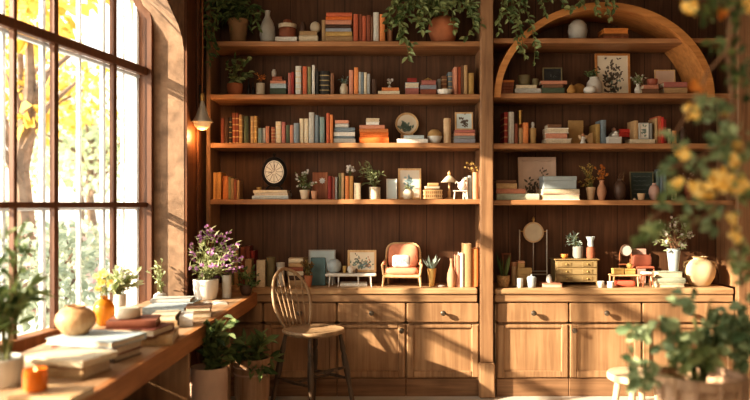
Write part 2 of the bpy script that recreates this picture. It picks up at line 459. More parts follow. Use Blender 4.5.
# arched frame that follows the opening
m = MB(); q = [(y, z) for y, z in outer if True]
q[0] = (4.95, ZS); q[-1] = (.9, ZS)
def inset(y, z, d):
    cy, cz = 2.9, 2.0
    return (y - d*(1 if y > cy else -1) if abs(y-cy) > 1.7 else y - d*.3*(y-cy)/1.7, z - (d if z > 2.66 else 0))
vs = []
for y, z in q:
    y2, z2 = inset(y, z, .035)
    for yy, zz, off in ((y, z, -.05), (y, z, .045), (y2, z2, .045), (y2, z2, -.05)):
        Mx = wM(yy, off); vs.append((Mx[0][3], Mx[1][3], zz))
fs = []
for i in range(len(q)-1):
    for k2 in range(4):
        fs.append((i*4+k2, i*4+(k2+1) % 4, (i+1)*4+(k2+1) % 4, (i+1)*4+k2))
m.add(vs, fs).build('arched_frame', 'window_wood', ww)
# white storm frames on the outside
for px, wd in ((143.5, .03), (130, .018), (110.5, .03), (87, .022), (51.2, .03), (11.5, .025)):
    Y = glassY(px)
    MB().box((-wd/2, -.065, ZS), (wd/2, -.04, outer_z(min(Y, 4.9))-.03), .004, wM(Y)).build('outer_bar', 'white_frame', ww)
for Y in (2.9, 2.3, 1.7):
    MB().box((-.015, -.065, ZS), (.015, -.04, outer_z(Y)-.03), .004, wM(Y)).build('outer_bar', 'white_frame', ww)
for z0, z1 in ((2.268, 2.290), (1.385, 1.402), (ZS-.02, ZS+.03)):
    MB().box((.02, -.065, z0), (along(4.95, .95), -.039, z1), .004, wM(4.95)).build('outer_rail', 'white_frame', ww)
gv = [(wx(y), y, z) for y, z in q]
MB().add(gv, [tuple(range(len(gv)))]).build('pane', 'glass', ww, flat=True)
struct(MB().box((0, -.10, 0), (along(4.95, .9), .06, ZS-.03), 0, wM(4.95)).build('wall_window', 'plaster'))

# ------------------------------------------------------------------ outside the window
struct(MB().box((-60, -20, -.35), (-2.75, 70, -.15)).build('ground', 'street_paving'))
def leaf_cloud(mb, c, rad, n, L, W, rg, lo=.35):
    for _ in range(n):
        while True:
            p = Vector((rg.uniform(-1,1), rg.uniform(-1,1), rg.uniform(-1,1)))
            if lo < p.length < 1: break
        d = (p.normalized() + Vector((rg.uniform(-1,1), rg.uniform(-1,1), rg.uniform(-.9,.5)))).normalized()
        s = rg.uniform(.7, 1.25)
        mb.leaf((c[0]+p.x*rad[0], c[1]+p.y*rad[1], c[2]+p.z*rad[2]), d, (rg.uniform(-1,1), rg.uniform(-1,1), rg.uniform(.1,1)), L*s, W*s)
    return mb
def tree(label, x, y, h, cr, mat, seed, n=700, L=.21, W=.16, cz=None):
    rg = random.Random(seed)
    t = thing('street_tree', label, 'tree', (x, y, -.15), group='trees outside the window')
    tr = MB(); cz = cz or h*.72
    pts = [(0,0,0), (.05,.02,h*.2), (-.08,.05,h*.42), (.1,0,h*.62), (.05,.05,h*.8)]
    tr.tube(pts, [.17,.14,.12,.09,.05], 8)
    for i in range(6):
        a = rg.uniform(0, 6.28); z0 = h*rg.uniform(.33, .6)
        tr.tube([(0,0,z0), (cr*.3*math.cos(a), cr*.3*math.sin(a), z0+h*.12), (cr*.75*math.cos(a), cr*.75*math.sin(a), z0+h*.2)], [.07,.05,.02], 6)
    tr.build('trunk', 'bark', t)
    f = MB()
    for i in range(9):
        a = rg.uniform(0, 6.28); r = cr*rg.uniform(.2,.75)
        leaf_cloud(f, (r*math.cos(a), r*math.sin(a), cz+rg.uniform(-.33,.33)*h), (cr*.42,)*2+(cr*.34,), n//9, L, W, rg, 0)
    f.build('foliage', mat, t, flat=True)
tree('golden-leaved street tree standing closest outside the window', -5.15, 10.8, 5.2, 1.12, 'tree_gold', 3, 470, cz=4.25)
tree('golden tree at the edge of the far window panes', -7.5, 15.4, 6.4, 1.8, 'tree_gold', 4, 720, cz=5.3)
tree('pale green tree behind the golden trees outside', -8.1, 21.0, 5.0, 2.2, 'tree_green', 5, 1000, cz=2.9)
tree('yellow-green tree far back between the golden trees', -11.2, 28.0, 7.4, 3.0, 'tree_gold', 6, 1100, cz=5.4)
def shrub(label, x, y, r, h, mat, seed, flowers=None):
    rg = random.Random(seed)
    t = thing('garden_bush', label, 'bush', (x, y, -.15), group='bushes outside the window')
    m = MB()
    for i in range(5):
        m.tube([(0,0,0), (rg.uniform(-.3,.3)*r, rg.uniform(-.3,.3)*r, h*.5), (rg.uniform(-.7,.7)*r, rg.uniform(-.7,.7)*r, h*.9)], [.03,.02,.01], 5)
    m.build('stem', 'bark', t)
    leaf_cloud(MB(), (0,0,h*.55), (r, r, h*.5), 800, .12, .09, rg, 0).build('foliage', mat, t, flat=True)
    if flowers: leaf_cloud(MB(), (0,-.05,h*.65), (r*1.02, r*1.02, h*.45), 60, .10, .10, rg, .8).build('blossoms', flowers, t, flat=True)
shrub('low green bush with pink blossoms outside the window', -3.9, 8.9, .65, 1.25, 'hedge_green', 11, 'petal_pink')
shrub('plain green bush beside the closest golden tree', -6.2, 12.0, .8, 1.5, 'hedge_green', 12)
shrub('grey-green bush furthest along the pavement', -8.6, 16.8, 1.1, 1.6, 'tree_green', 13)
shrub('bushy hedge plant below the far golden tree', -5.9, 14.6, .6, 1.2, 'hedge_green', 14)
hb = thing('neighbouring_house', 'pale pink brick house wall seen through the far window pane', 'building', (0,0,-.15))
MB().box((-3.72, 11.0, 0), (-2.2, 15, 6.4)).build('wall', 'pale_brick', hb)
MB().box((-3.85, 10.9, 6.4), (-2.1, 15.1, 6.6), .02).build('cornice', 'white_frame', hb)
for z0 in (1.2, 3.9):
    fr = MB().box((-3.6, 10.95, z0), (-3.12, 11.0, z0+1.6), .01).build('window_frame', 'white_frame', hb)
    MB().box((-3.54, 10.94, z0+.06), (-3.18, 10.952, z0+1.54)).build('pane', 'canvas_blue', fr)
MB().box((-3.72, 10.96, 0), (-2.2, 11.0, .5), .01).build('plinth', 'facade_pale', hb)

# ------------------------------------------------------------------ bookcases
Y0, YB = 5.40, 5.76
ZSH = {'L1': Z(41, Y0), 'L2': Z(94, Y0), 'L3': Z(142.8, Y0), 'L4': Z(199.3, Y0), 'R1': Z(38, Y0), 'R2': Z(93, Y0), 'R3': Z(143.3, Y0), 'R4': Z(200, Y0)}
ZC = Z(288.5, 5.37)
ST = .038
def bookcase(name, label, x0, x1, keys):
    t = thing(name, label, 'bookcase', (0,0,0))
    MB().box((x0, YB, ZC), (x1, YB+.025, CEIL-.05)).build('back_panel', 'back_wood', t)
    MB().box((x0, Y0, ZC), (x0+.032, YB, CEIL-.05), .004).build('side_panel', 'upright_wood', t)
    MB().box((x1-.032, Y0, ZC), (x1, YB, CEIL-.05), .004).build('side_panel', 'upright_wood', t)
    for k in keys:
        z = ZSH[k]
        MB().box((x0+.032, Y0, z-ST), (x1-.032, YB, z), .005).build('shelf', 'shelf_wood', t)
    MB().box((x0+.032, Y0, 3.10-ST), (x1-.032, YB, 3.10), .005).build('shelf', 'shelf_wood', t)
    return t
bl = bookcase('bookcase', 'tall built-in bookcase beside the window with straight shelves', -1.228, .845, ('L1','L2','L3','L4'))
br_ = bookcase('bookcase', 'tall built-in bookcase with the wooden arch over its shelves', .855, 2.745, ('R1','R2','R3','R4'))
# the arch ring
ac, az = X(604.5, 5.36), Z(97, 5.36)
rx, rz = 110.5*5.36/F, 95*5.36/F
m = MB(); vs = []; N = 48; th = .05
for i in range(N+1):
    a = math.pi*(1 - i/N)
    c, s = math.cos(a), math.sin(a)
    xo, zo = ac+rx*c, az+rz*s; xi, zi = ac+(rx-th)*c, az+(rz-th)*s
    vs += [(xo, 5.36, zo), (xi, 5.36, zi), (xi, YB-.01, zi), (xo, YB-.01, zo)]
fs = []
for i in range(N):
    for k2 in range(4): fs.append((i*4+k2, i*4+(k2+1)%4, (i+1)*4+(k2+1)%4, (i+1)*4+k2))
fs += [(3,2,1,0), tuple(N*4+j for j in range(4))]
m.add(vs, fs).build('arch', 'arch_wood', br_, sharp=30)
def pilaster(label, x0, x1):
    t = thing('pilaster', label, 'pilaster', (0,0,0))
    MB().box((x0, 5.335, .26), (x1, 5.3845, CEIL-.06), .006).build('shaft', 'upright_wood', t)
    MB().box((x0-.012, 5.32, 0), (x1+.012, 5.3845, .26), .012).build('plinth', 'honey_v', t)
pilaster('flat wooden pilaster between the two bookcases', X(480.5, 5.335), X(493.5, 5.335))
pilaster('flat wooden pilaster at the arch bookcase\'s outer edge', X(738, 5.335), X(752, 5.335))

# worktops
def worktop(label, x0, x1):
    t = thing('worktop', label, 'worktop', (0,0,0))
    MB().box((x0, 5.365, ZC-.045), (x1, YB, ZC), .008).build('board', 'worktop_wood', t)
    MB().box((x0, 5.378, ZC-.102), (x1, 5.40, ZC-.0455), .006).build('edge_moulding', 'honey', t)
worktop('long wooden worktop under the straight-shelved bookcase', -1.225, X(480, 5.335)-.012)
worktop('wooden worktop under the arched bookcase', X(494, 5.335)+.012, X(738, 5.335)-.012)

# base cabinets
ZR, ZD0, ZD1, ZP = ZC-.105, Z(322.5, 5.385), Z(324.5, 5.385), Z(378, 5.385)
def knob(parent, x, z):
    m = MB(); M = Matrix.Translation((x, 5.385, z)) @ Matrix.Rotation(R(90), 4, 'X')
    m.lathe([(0,0),(.011,0),(.009,.006),(.006,.014),(.012,.024),(.020,.032),(.019,.043),(.010,.049),(0,.05)], n=16, M=M)
    return m.build('knob', 'knob_metal', parent)
def cabinet(label, px0, px1, kd=None, drawer=True):
    x0, x1 = X(px0, 5.385)+.001, X(px1, 5.385)-.001
    t = thing('base_cabinet', label, 'cabinet', (0,0,0), group=None)
    c = MB()
    c.box((x0, 5.402, ZP-.0), (x0+.018, 5.755, ZR)); c.box((x1-.018, 5.402, ZP), (x1, 5.755, ZR)); c.box((x0, 5.402, ZP-.015), (x1, 5.755, ZP+.01)); c.box((x0, 5.735, ZP), (x1, 5.755, ZR)); c.box((x0, 5.402, ZD0-.012), (x1, 5.755, ZD0+.008)); c.box((x0, 5.402, ZR-.02), (x1, 5.755, ZR))
    c.build('carcass', 'honey_v', t)
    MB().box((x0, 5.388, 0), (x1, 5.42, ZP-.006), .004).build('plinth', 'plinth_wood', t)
    g = .0055
    d = MB().box((x0+g, 5.385, ZD0+.002), (x1-g, 5.401, ZR-.006), .004).build('drawer', 'honey_door', t)
    knob(d, (x0+x1)/2, (ZD0+ZR)/2)
    z0, z1 = ZP+.002, ZD1
    sw = .052
    f = MB()
    f.box((x0+g, 5.38, z0), (x0+g+sw, 5.401, z1), .007); f.box((x1-g-sw, 5.38, z0), (x1-g, 5.401, z1), .007)
    f.box((x0+g+sw-.004, 5.3805, z0), (x1-g-sw+.004, 5.401, z0+sw), .007); f.box((x0+g+sw-.004, 5.3805, z1-sw*.55), (x1-g-sw+.004, 5.401, z1), .007)
    f = f.build('door', 'honey_v', t)
    MB().box((x0+g+sw-.002, 5.397, z0+sw-.002), (x1-g-sw+.002, 5.4005, z1-sw*.55+.002)).build('door_panel', 'honey_door', f)
    if kd: knob(f, (x1-g-sw/2) if kd > 0 else (x0+g+sw/2), z1-.04)
    return t
lab = 'wooden base cabinet with drawer and panelled door, '
cabinet('shaded wooden base cabinet behind the wooden chair', 263, 337, 1)
cabinet(lab+'just beyond the wooden chair', 337, 406, 1)
cabinet(lab+'adjoining the middle pilaster below the armchair', 406, 479.5, None)
cabinet(lab+'below the round mirror stand', 496.5, 569, None)
cabinet(lab+'below the miniature chest of drawers', 569, 642, -1)
cabinet('wooden base cabinet half hidden by the stool and leafy planter', 642, 735.3, None)
cabinet('dark wooden base cabinet in the corner under the window counter', 205, 263, None)

# ------------------------------------------------------------------ window counter
ZW = EYE - 88*5.4/F
def fx(Y): return -.843 - .0392*(5.4-Y)
ct = thing('window_counter', 'long wooden window counter with a thick sunlit front edge', 'counter', (0,0,0))
def slab(pts, z0, z1):
    n = len(pts)
    vs = [(x, y, z0) for x, y in pts] + [(x, y, z1) for x, y in pts]
    return MB().add(vs, [tuple(range(n-1, -1, -1)), tuple(range(n, 2*n))] + [(i, (i+1) % n, n+(i+1) % n, n+i) for i in range(n)])
slab([(fx(5.36)-.03, 5.36), (-1.22, 5.36), (-1.22, 4.93), (-1.515, 4.93), (-1.56, 1.2), (fx(1.2)-.03, 1.2)], ZW-.05, ZW).build('top', 'counter_wood', ct, flat=True)
slab([(fx(5.36), 5.36), (fx(5.36)-.0295, 5.36), (fx(1.2)-.0295, 1.2), (fx(1.2), 1.2)], ZW-.092, ZW).build('front_edge', 'counter_edge', ct, flat=True)
MB().box((fx(4.54)-.03, 4.525, 0), (fx(4.54)-.004, 4.555, ZW-.093), .003).build('leg', 'honey_v', ct)
us = thing('counter_bookshelf', 'open wooden shelf unit holding books beneath the window counter', 'shelf unit', (0,0,0))
MB().box((-1.44, 3.655, 0), (fx(3.66)-.006, 3.685, ZW-.094), .003).build('side_panel', 'honey_v', us)
MB().box((-1.44, 2.30, 0), (fx(2.3)-.006, 2.33, ZW-.094), .003).build('side_panel', 'honey_v', us)
MB().box((-1.44, 2.331, .36), (fx(3.0)-.01, 3.654, .385), .003).build('shelf', 'counter_edge', us)
MB().box((-1.44, 2.331, .05), (fx(3.0)-.01, 3.654, .075), .003).build('shelf', 'counter_edge', us)
MB().box((-1.455, 2.30, 0), (-1.441, 3.685, ZW-.094)).build('back_panel', 'dark_wood', us)
# ------------------------------------------------------------------ books
C = dict(
 red=('dark red',(.30,.045,.035)), redo=('orange-red',(.55,.15,.075)), rust=('rust brown',(.30,.10,.055)), orange=('orange',(.66,.25,.09)),
 deep=('bright orange',(.70,.19,.045)), salmon=('salmon pink',(.62,.29,.19)), pink=('dusty pink',(.44,.17,.14)), brown=('brown',(.20,.105,.06)), dark=('dark brown',(.09,.05,.032)),
 tan=('tan',(.47,.31,.16)), gold=('ochre tan',(.46,.30,.11)), cream=('cream',(.72,.62,.45)), white=('white',(.80,.77,.70)), pale=('pale grey',(.56,.55,.50)),
 grey=('grey',(.33,.33,.31)), slate=('slate blue',(.20,.25,.28)), blue=('pale blue',(.46,.55,.58)), teal=('teal grey',(.22,.30,.29)), olive=('olive green',(.26,.25,.13)),
 green=('dark green',(.10,.13,.085)), black=('blackish',(.045,.042,.038)), lav=('blue-grey',(.32,.33,.37)), sage=('sage green',(.42,.46,.36)), scarlet=('scarlet',(.55,.06,.045)), mahog=('reddish brown',(.24,.075,.05)), amber=('amber orange',(.62,.34,.12)))
ORD = 'first second third fourth fifth sixth seventh eighth ninth tenth eleventh twelfth thirteenth fourteenth fifteenth sixteenth seventeenth eighteenth'.split()

def make_book(label, group, loc, w, d, h, col, lying=False, pages=False, rz=0, band=0):
    """w thickness, d from spine to fore-edge, h height of the spine"""
    t = min(.004, w*.14)
    prof = [(-w/2, d), (-w/2, .12*w), (-w*.36, .03*w), (0, 0), (w*.36, .03*w), (w/2, .12*w), (w/2, d), (w/2-t, d), (w/2-t, t+.12*w), (-w/2+t, t+.12*w), (-w/2+t, d)]
    if pages: prof = [(x, d-y) for x, y in prof]
    n = len(prof)
    def mp(p):
        if lying: return (p[2]-h/2, p[1], p[0]+w/2)
        return p
    vs = [mp((x, y, 0)) for x, y in prof] + [mp((x, y, h)) for x, y in prof]
    # end caps split into quads: left board, spine, right board
    quads = [(0,1,9,10), (5,6,7,8), (1,2,9), (2,3,9), (3,8,9), (3,4,8), (4,5,8)]
    fs = [(i, (i+1) % n, n+(i+1) % n, n+i) for i in range(n)] + quads + [tuple(q+n for q in reversed(f)) for f in quads]
    o = MB().add(vs, fs).build('book', 'book', None, loc, (0, 0, rz), sharp=50)
    dsc, rgb = C[col]
    j = rnd.uniform(.86, 1.14)
    o.color = (rgb[0]*j, rgb[1]*j, rgb[2]*j, 1-band)
    tag(o, label, 'book', group)
    e = .004
    lo = (-w/2+t, t+.13*w, .003); hi = (w/2-t, d-e, h-e)
    if pages: lo, hi = (lo[0], e, lo[2]), (hi[0], d-t-.13*w, hi[2])
    a, b = mp(lo), mp(hi)
    MB().box([min(a[i], b[i]) for i in range(3)], [max(a[i], b[i]) for i in range(3)]).build('pages', 'paper_edges', o)
    return o

def uprights(items, zb, phrase, group, Yf=5.47, start=0, dm=.19):
    for i, it in enumerate(items):
        x0, x1, yt, col = it[:4]
        band = .75 if len(it) > 4 and it[4] else 0
        Y = Yf + rnd.uniform(-.012, .012)
        w = (x1-x0)*Y/F - .0012
        make_book(f"{C[col][0]} upright book, {ORD[i+start]} from left {phrase}", group, (X((x0+x1)/2, Y), Y, zb+.0005), w, min(rnd.uniform(.145, .19), dm, 5.757-Y), Z(yt, Y)-zb, col, band=band)

def stack(items, zb, phrase, group, Yf=5.47):
    """items from the top: (x0, x1, ytop, colour[, 'p' for page edges to the front]); each fills down to the one below"""
    n = len(items); z = zb
    ys = [it[2] for it in items]
    tops = [Z(y, Yf) for y in ys]
    for i in range(n-1, -1, -1):
        it = items[i]; x0, x1, yt, col = it[:4]
        h = max(.008, tops[i]-z)
        pos = 'bottom book' if i == n-1 and n > 1 else ('topmost' if i == 0 else ['', 'second', 'third', 'fourth', 'fifth', 'sixth', 'seventh'][i] + ' from top')
        jit = rnd.uniform(-.01, .01)
        L = (x1-x0)*Yf/F
        make_book(f"{C[col][0]} flat book, {pos} {phrase}" if n > 1 else f"{C[col][0]} flat book {phrase}", group, (X((x0+x1)/2, Yf), Yf+jit, z+.0004), h-.0012, min(5.75-Yf, .21, max(.13, L*.72)), L, col, lying=True, pages='p' in it[4:], rz=R(rnd.uniform(-2, 2)), band=.6 if 'b' in it[4:] else 0)
        z = tops[i] if tops[i]-z >= .008 else z+h
    return z

# ------------------------------------------------------------------ vessels
P = dict(
 pot=[(0,0),(.66,0),(.7,.02),(.93,.80),(1,.80),(1,1),(.9,1),(.86,.86),(0,.84)],
 bowl=[(0,0),(.5,0),(.75,.12),(.95,.45),(1,.8),(.97,1),(.9,1),(.88,.86),(0,.82)],
 cyl=[(0,0),(.94,0),(1,.03),(1,.97),(.97,1),(.9,1),(.9,.9),(0,.88)],
 cup=[(0,0),(.66,0),(.74,.05),(.93,.6),(1,1),(.93,1),(.86,.6),(.6,.12),(0,.1)],
 bottle=[(0,0),(.72,0),(.88,.06),(1,.26),(.93,.45),(.64,.62),(.36,.74),(.30,.88),(.36,1),(.26,1),(.22,.88),(0,.85)],
 vase=[(0,0),(.55,0),(.62,.03),(.95,.30),(1,.42),(.88,.62),(.5,.80),(.42,.88),(.58,1),(.46,1),(.32,.88),(0,.85)],
 jar=[(0,0),(.62,0),(.78,.06),(.98,.34),(1,.52),(.9,.74),(.58,.90),(.55,.93),(.62,1),(.5,1),(.46,.92),(0,.88)],
 urn=[(0,0),(.56,0),(.64,.03),(.92,.30),(1,.52),(.95,.70),(.72,.85),(.45,.91),(.43,.95),(.53,1),(.42,1),(.36,.93),(0,.9)],
 gourd=[(0,0),(.5,.01),(.85,.18),(1,.48),(.9,.76),(.55,.95),(.3,1),(0,1)],
 round=[(0,0),(.45,0),(.8,.14),(1,.42),(.95,.65),(.7,.82),(.36,.9),(.34,.94),(.42,1),(.32,1),(.26,.92),(0,.9)],
 tall=[(0,0),(.6,0),(.66,.02),(.74,.3),(.94,.82),(.98,.9),(.86,.93),(1,1),(.88,1),(.78,.9),(0,.85)],
 cone=[(0,0),(.5,0),(.56,.03),(.8,.5),(1,1),(.92,1),(.75,.6),(0,.5)],
 pear=[(0,0),(.66,0),(.84,.05),(1,.28),(.95,.48),(.72,.66),(.42,.79),(.30,.87),(.34,.97),(.38,1),(.28,1),(.22,.9),(0,.88)],
 squat=[(0,0),(.5,0),(.62,.04),(.94,.32),(1,.5),(.93,.70),(.66,.88),(.48,.92),(.46,.95),(.54,1),(.44,1),(.38,.92),(0,.88)],
 tub=[(0,0),(.80,0),(.84,.02),(.98,.5),(1,.9),(1,.97),(.97,1),(.9,1),(.89,.9),(0,.88)],
)
def prof(k, r, h): return [(a*r, b*h) for a, b in P[k]]
def vessel(name, label, cat, x0, x1, yt, Y, zb, k, mat, group=None, parent=None, sy=1, n=24):
    r = (x1-x0)/2*Y/F; h = Z(yt, Y)-zb
    o = MB().lathe(prof(k, r, h), (0,0,0), n, 1, sy).build(name, mat, parent, (X((x0+x1)/2, Y), Y, zb+.0005))
    if label: tag(o, label, cat, group)
    return o

def bush(t, mz, c, rad, stems, lps, L, W, mat, seed, droop=0.0, start=.3, flowers=None, stemmat='stem_green', sr=.002, lim=None, up=.3, r0=.01, stemname='stem'):
    """stems fan out of (0,0,mz) to the surface of an ellipsoid; leaves along them. flowers=(material, size, per stem)"""
    rg = random.Random(seed); ms, ml, mf = MB(), MB(), MB()
    def ok(p):
        if lim is None: return p
        return Vector((max(lim[0], min(lim[1], p.x)), max(lim[2], min(lim[3], p.y)), max(lim[4], min(lim[5], p.z))))
    for i in range(stems):
        while True:
            q = Vector((rg.uniform(-1,1), rg.uniform(-1,1), rg.uniform(-1,1)))
            if .35 < q.length < 1: break
        q = q.normalized()*rg.uniform(.62, 1.0)
        E = Vector((c[0]+q.x*rad[0], c[1]+q.y*rad[1], c[2]+q.z*rad[2]))
        S = Vector((rg.uniform(-r0,r0), rg.uniform(-r0,r0), mz))
        K = Vector((S.x+(E.x-S.x)*.3, S.y+(E.y-S.y)*.3, max(S.z, E.z)*.75+mz*.25 + up*rad[2]*.4))
        pts = [ok((1-u)*(1-u)*S + 2*u*(1-u)*K + u*u*E) for u in (0,.2,.4,.6,.8,1)]
        ms.tube(pts, [sr,sr,sr*.9,sr*.8,sr*.6,sr*.4], 5)
        for j in range(lps):
            u = start + (1-start)*(j+.5+rg.uniform(-.4,.4))/lps
            p = ok((1-u)*(1-u)*S + 2*u*(1-u)*K + u*u*E)
            tg = (2*(1-u)*(K-S) + 2*u*(E-K)); tg.normalize()
            d = tg*.55 + Vector((rg.uniform(-1,1), rg.uniform(-1,1), rg.uniform(-.7,.9)))*.75 + Vector((0,0,-droop))
            sc_ = rg.uniform(.65, 1.2)
            e = p + d.normalized()*L*sc_
            if lim is not None and (e - ok(e)).length > .004: d = (ok(e)-p) if (ok(e)-p).length > .3*L else -d
            ml.leaf(p, d, Vector((rg.uniform(-.6,.6), rg.uniform(-1,.1), rg.uniform(.2,1))), L*sc_, W*sc_)
        if flowers:
            fm, fs_, fn = flowers
            for j in range(fn):
                u = 1 - .38*j/max(1, fn)*rg.uniform(.6,1.1)
                p = ok((1-u)*(1-u)*S + 2*u*(1-u)*K + u*u*E) + Vector((rg.uniform(-1,1), rg.uniform(-1,1), rg.uniform(-.5,1)))*fs_*.4
                a0 = rg.uniform(0, 6.28); nv = Vector((rg.uniform(-.5,.5), -1, rg.uniform(0,.9))).normalized()
                uu = nv.orthogonal().normalized(); vv = nv.cross(uu)
                for k in range(5):
                    a = a0 + k*1.2566
                    mf.leaf(p, uu*math.cos(a)+vv*math.sin(a)+nv*.25, nv, fs_*.6, fs_*.55, .15)
    if stems: ms.build(stemname, stemmat, t)
    if lps: ml.build('foliage', mat, t, flat=True)
    if flowers: mf.build('blossoms', flowers[0], t, flat=True)

def plant(name, label, cat, pot, fol, Y, zb, seed, group=None, potk='pot', potmat='terracotta', mat='leaf_mid', stems=14, lps=5, L=.035, W=.016, ry=None, soil=True, **kw):
    """pot and fol are pixel boxes (x0, x1, ytop) and (x0, x1, y0, y1) at depth Y"""
    x0, x1, yt = pot; cx = X((x0+x1)/2, Y); h = Z(yt, Y)-zb; r = (x1-x0)/2*Y/F
    t = thing(name, label, cat, (cx, Y, zb+.0005), group=group)
    MB().lathe(prof(potk, r, h), (0,0,0), 22).build('pot', potmat, t)
    if soil and potk in ('pot','bowl','cyl','tub'): MB().lathe([(0, h*.86), (r*.87, h*.86), (r*.5, h*.9), (0, h*.91)][::-1], (0,0,0), 14).build('soil', 'soil', t)
    a, b, c, d = fol
    rx = (b-a)/2*Y/F; rz = (d-c)/2*Y/F
    bush(t, h*.9, (X((a+b)/2, Y)-cx, 0, Z((c+d)/2, Y)-zb), (rx, ry or rx*.7, rz), stems, lps, L, W, mat, seed, r0=r*.4, **kw)
    return t

def frame(label, x0, x1, yt, Y, zb, fw, fmat, bg, art=None, seed=1, mount=0, group=None, name='picture_frame', tilt=5, cat='picture'):
    w = (x1-x0)*Y/F; h = Z(yt, Y)-zb; f = fw*Y/F
    t = thing(name, label, cat, (X((x0+x1)/2, Y), Y, zb+.0028), rx=R(-tilt), group=group)
    m = MB(); d = .016
    m.box((-w/2,0,0), (-w/2+f,d,h), .002); m.box((w/2-f,0,0), (w/2,d,h), .002)
    m.box((-w/2+f-.0005,0,0), (w/2-f+.0005,d,f), .002); m.box((-w/2+f-.0005,0,h-f), (w/2-f+.0005,d,h), .002)
    m.build('frame', fmat, t)
    p = MB().box((-w/2+f-.002,.006,f-.002), (w/2-f+.002,.012,h-f+.002)).build('picture', bg, t)
    if art:
        rg = random.Random(seed); iw, ih = w/2-f-mount*f, h-2*f-2*mount*f
        for mat, n, cx_, cz_, rx_, rz_, L in art:
            a = MB()
            for i in range(n):
                px = max(-iw*.94, min(iw*.94, (cx_ + rg.gauss(0, .5)*rx_)*iw)); pz = f + mount*f + max(.05, min(.95, cz_ + rg.gauss(0,.5)*rz_))*ih
                an = rg.uniform(.2, 2.9)
                a.leaf((px, .0052, pz), (math.cos(an), 0, math.sin(an)), (0,-1,0), L*ih*rg.uniform(.6,1.2), L*ih*.5, 0, 0)
            a.build('printed_foliage', mat, p, flat=True)
    return t

def superell(mb, c, s, e1=.5, e2=.5, n=20, m=12, M=None):
    def sp(v, e): return math.copysign(abs(v)**e, v)
    vs, fs, rings = [], [], []
    for i in range(m+1):
        ph = -math.pi/2 + math.pi*i/m
        if i in (0, m): rings.append([len(vs)]); vs.append((0,0,s[2]*sp(math.sin(ph), e1))); continue
        rings.append(list(range(len(vs), len(vs)+n)))
        for k in range(n):
            th = 2*math.pi*k/n
            vs.append((s[0]*sp(math.cos(ph), e1)*sp(math.cos(th), e2), s[1]*sp(math.cos(ph), e1)*sp(math.sin(th), e2), s[2]*sp(math.sin(ph), e1)))
    for A, B in zip(rings, rings[1:]):
        for i in range(n):
            j = (i+1) % n
            if len(A) == 1: fs.append((A[0], B[j], B[i]))
            elif len(B) == 1: fs.append((A[i], A[j], B[0]))
            else: fs.append((A[i], A[j], B[j], B[i]))
    if M is not None: vs = [tuple(M @ Vector(p)) for p in vs]
    return mb.add([(p[0]+c[0], p[1]+c[1], p[2]+c[2]) for p in vs], fs)
def block(name, label, cat, x0, x1, yt, Y, zb, d, mat, b=.004, group=None, rz=0):
    w = (x1-x0)*Y/F; h = Z(yt, Y)-zb
    o = MB().box((-w/2, 0, 0), (w/2, d, h), b).build(name, mat, None, (X((x0+x1)/2, Y), Y, zb+.0005), (0,0,rz))
    return tag(o, label, cat, group) if label else o
def lidded_box(name, label, cat, x0, x1, yt, Y, zb, d, mat, lidmat, group=None):
    w = (x1-x0)*Y/F; h = Z(yt, Y)-zb
    t = thing(name, label, cat, (X((x0+x1)/2, Y), Y, zb+.0005), group=group)
    MB().box((-w/2+.002, .002, 0), (w/2-.002, d-.002, h*.66), .003).build('body', mat, t)
    MB().box((-w/2, 0, h*.66+.0003), (w/2, d, h), .003).build('lid', lidmat, t)
    return t

# ================================================================== LEFT BOOKCASE, TOP SHELF
z = ZSH['L1']; G = "books on the left bookcase's top shelf"
plant('potted_plant', 'bushy plant in a tapered brown pot at the window end of top shelf', 'plant', (227.8,248.6,20), (204,266,-14,34), 5.53, z, 21, potmat='pot_brown', mat='leaf_mid', stems=48, lps=8, L=.072, W=.024, droop=.25, start=.25, lim=(-.165,.3,-.22,.19,.03,.41), up=.8, ry=.15)
vessel('bottle_vase', 'grey-white ceramic bottle vase beside the bushy top-shelf plant', 'vase', 259.6,275.4,11, 5.53, z, 'pear', 'ceramic_grey')
zz = stack([(275,297,36.5,'white')], z, 'lying under the brown lidded jar, top left shelf', G)
t = thing('lidded_jar', 'round brown jar with white rim and knobbed lid on a white book', 'jar', (X(287.5,5.54), 5.54, zz+.001))
r = 8.7*5.54/F
MB().lathe([(0,0),(r*.8,0),(r,.02),(r,.07),(r*.95,.075),(0,.075)], n=22).build('body', 'terracotta_dark', t)
MB().lathe([(0,.0755),(r*1.06,.0755),(r*1.06,.105),(0,.105)], n=22).build('rim', 'ceramic_cream', t)
MB().lathe([(0,.1055),(r*.55,.1055),(r*.5,.135),(r*.2,.145),(0,.145)], n=18).build('lid', 'terracotta_dark', t)
zz = stack([(299.5,317,31,'tan'),(299,318,35.5,'cream')], z, 'of the pair under the white shell, top left shelf', G)
vessel('small_jar', 'tiny dark brown jar on the two-book pile beside the shell', 'jar', 299.5,306,22, 5.54, zz+.001, 'jar', 'ceramic_dark')
m = MB(); superell(m, (0,0,.042), (.040,.034,.042), .9, .9)
for i in range(5): m.tube([(.026*math.cos(a)*(1-.12*i), -.03+.006*abs(i-2), .012+.015*i+.008*math.sin(a)) for a in [k*.5 for k in range(7)]], .004, 5)
o = m.build('shell', 'ceramic_cream', None, (X(315.3,5.54), 5.54, zz+.001)); tag(o, 'whitish ridged shell on the pair of flat cream books', 'shell')
uprights([(321.6,325.2,20,'tan')], z, 'alone beside the orange-topped stack, top left shelf', G)
stack([(326.3,352,12.2,'redo'),(325.6,352,16.2,'deep'),(325.4,351.5,20,'salmon'),(326,351,24.6,'dark'),(325.5,351,28,'lav'),(325.5,352,31.5,'gold'),(325.5,352.5,36,'tan')], z, "of the seven-book stack, top left shelf", G)
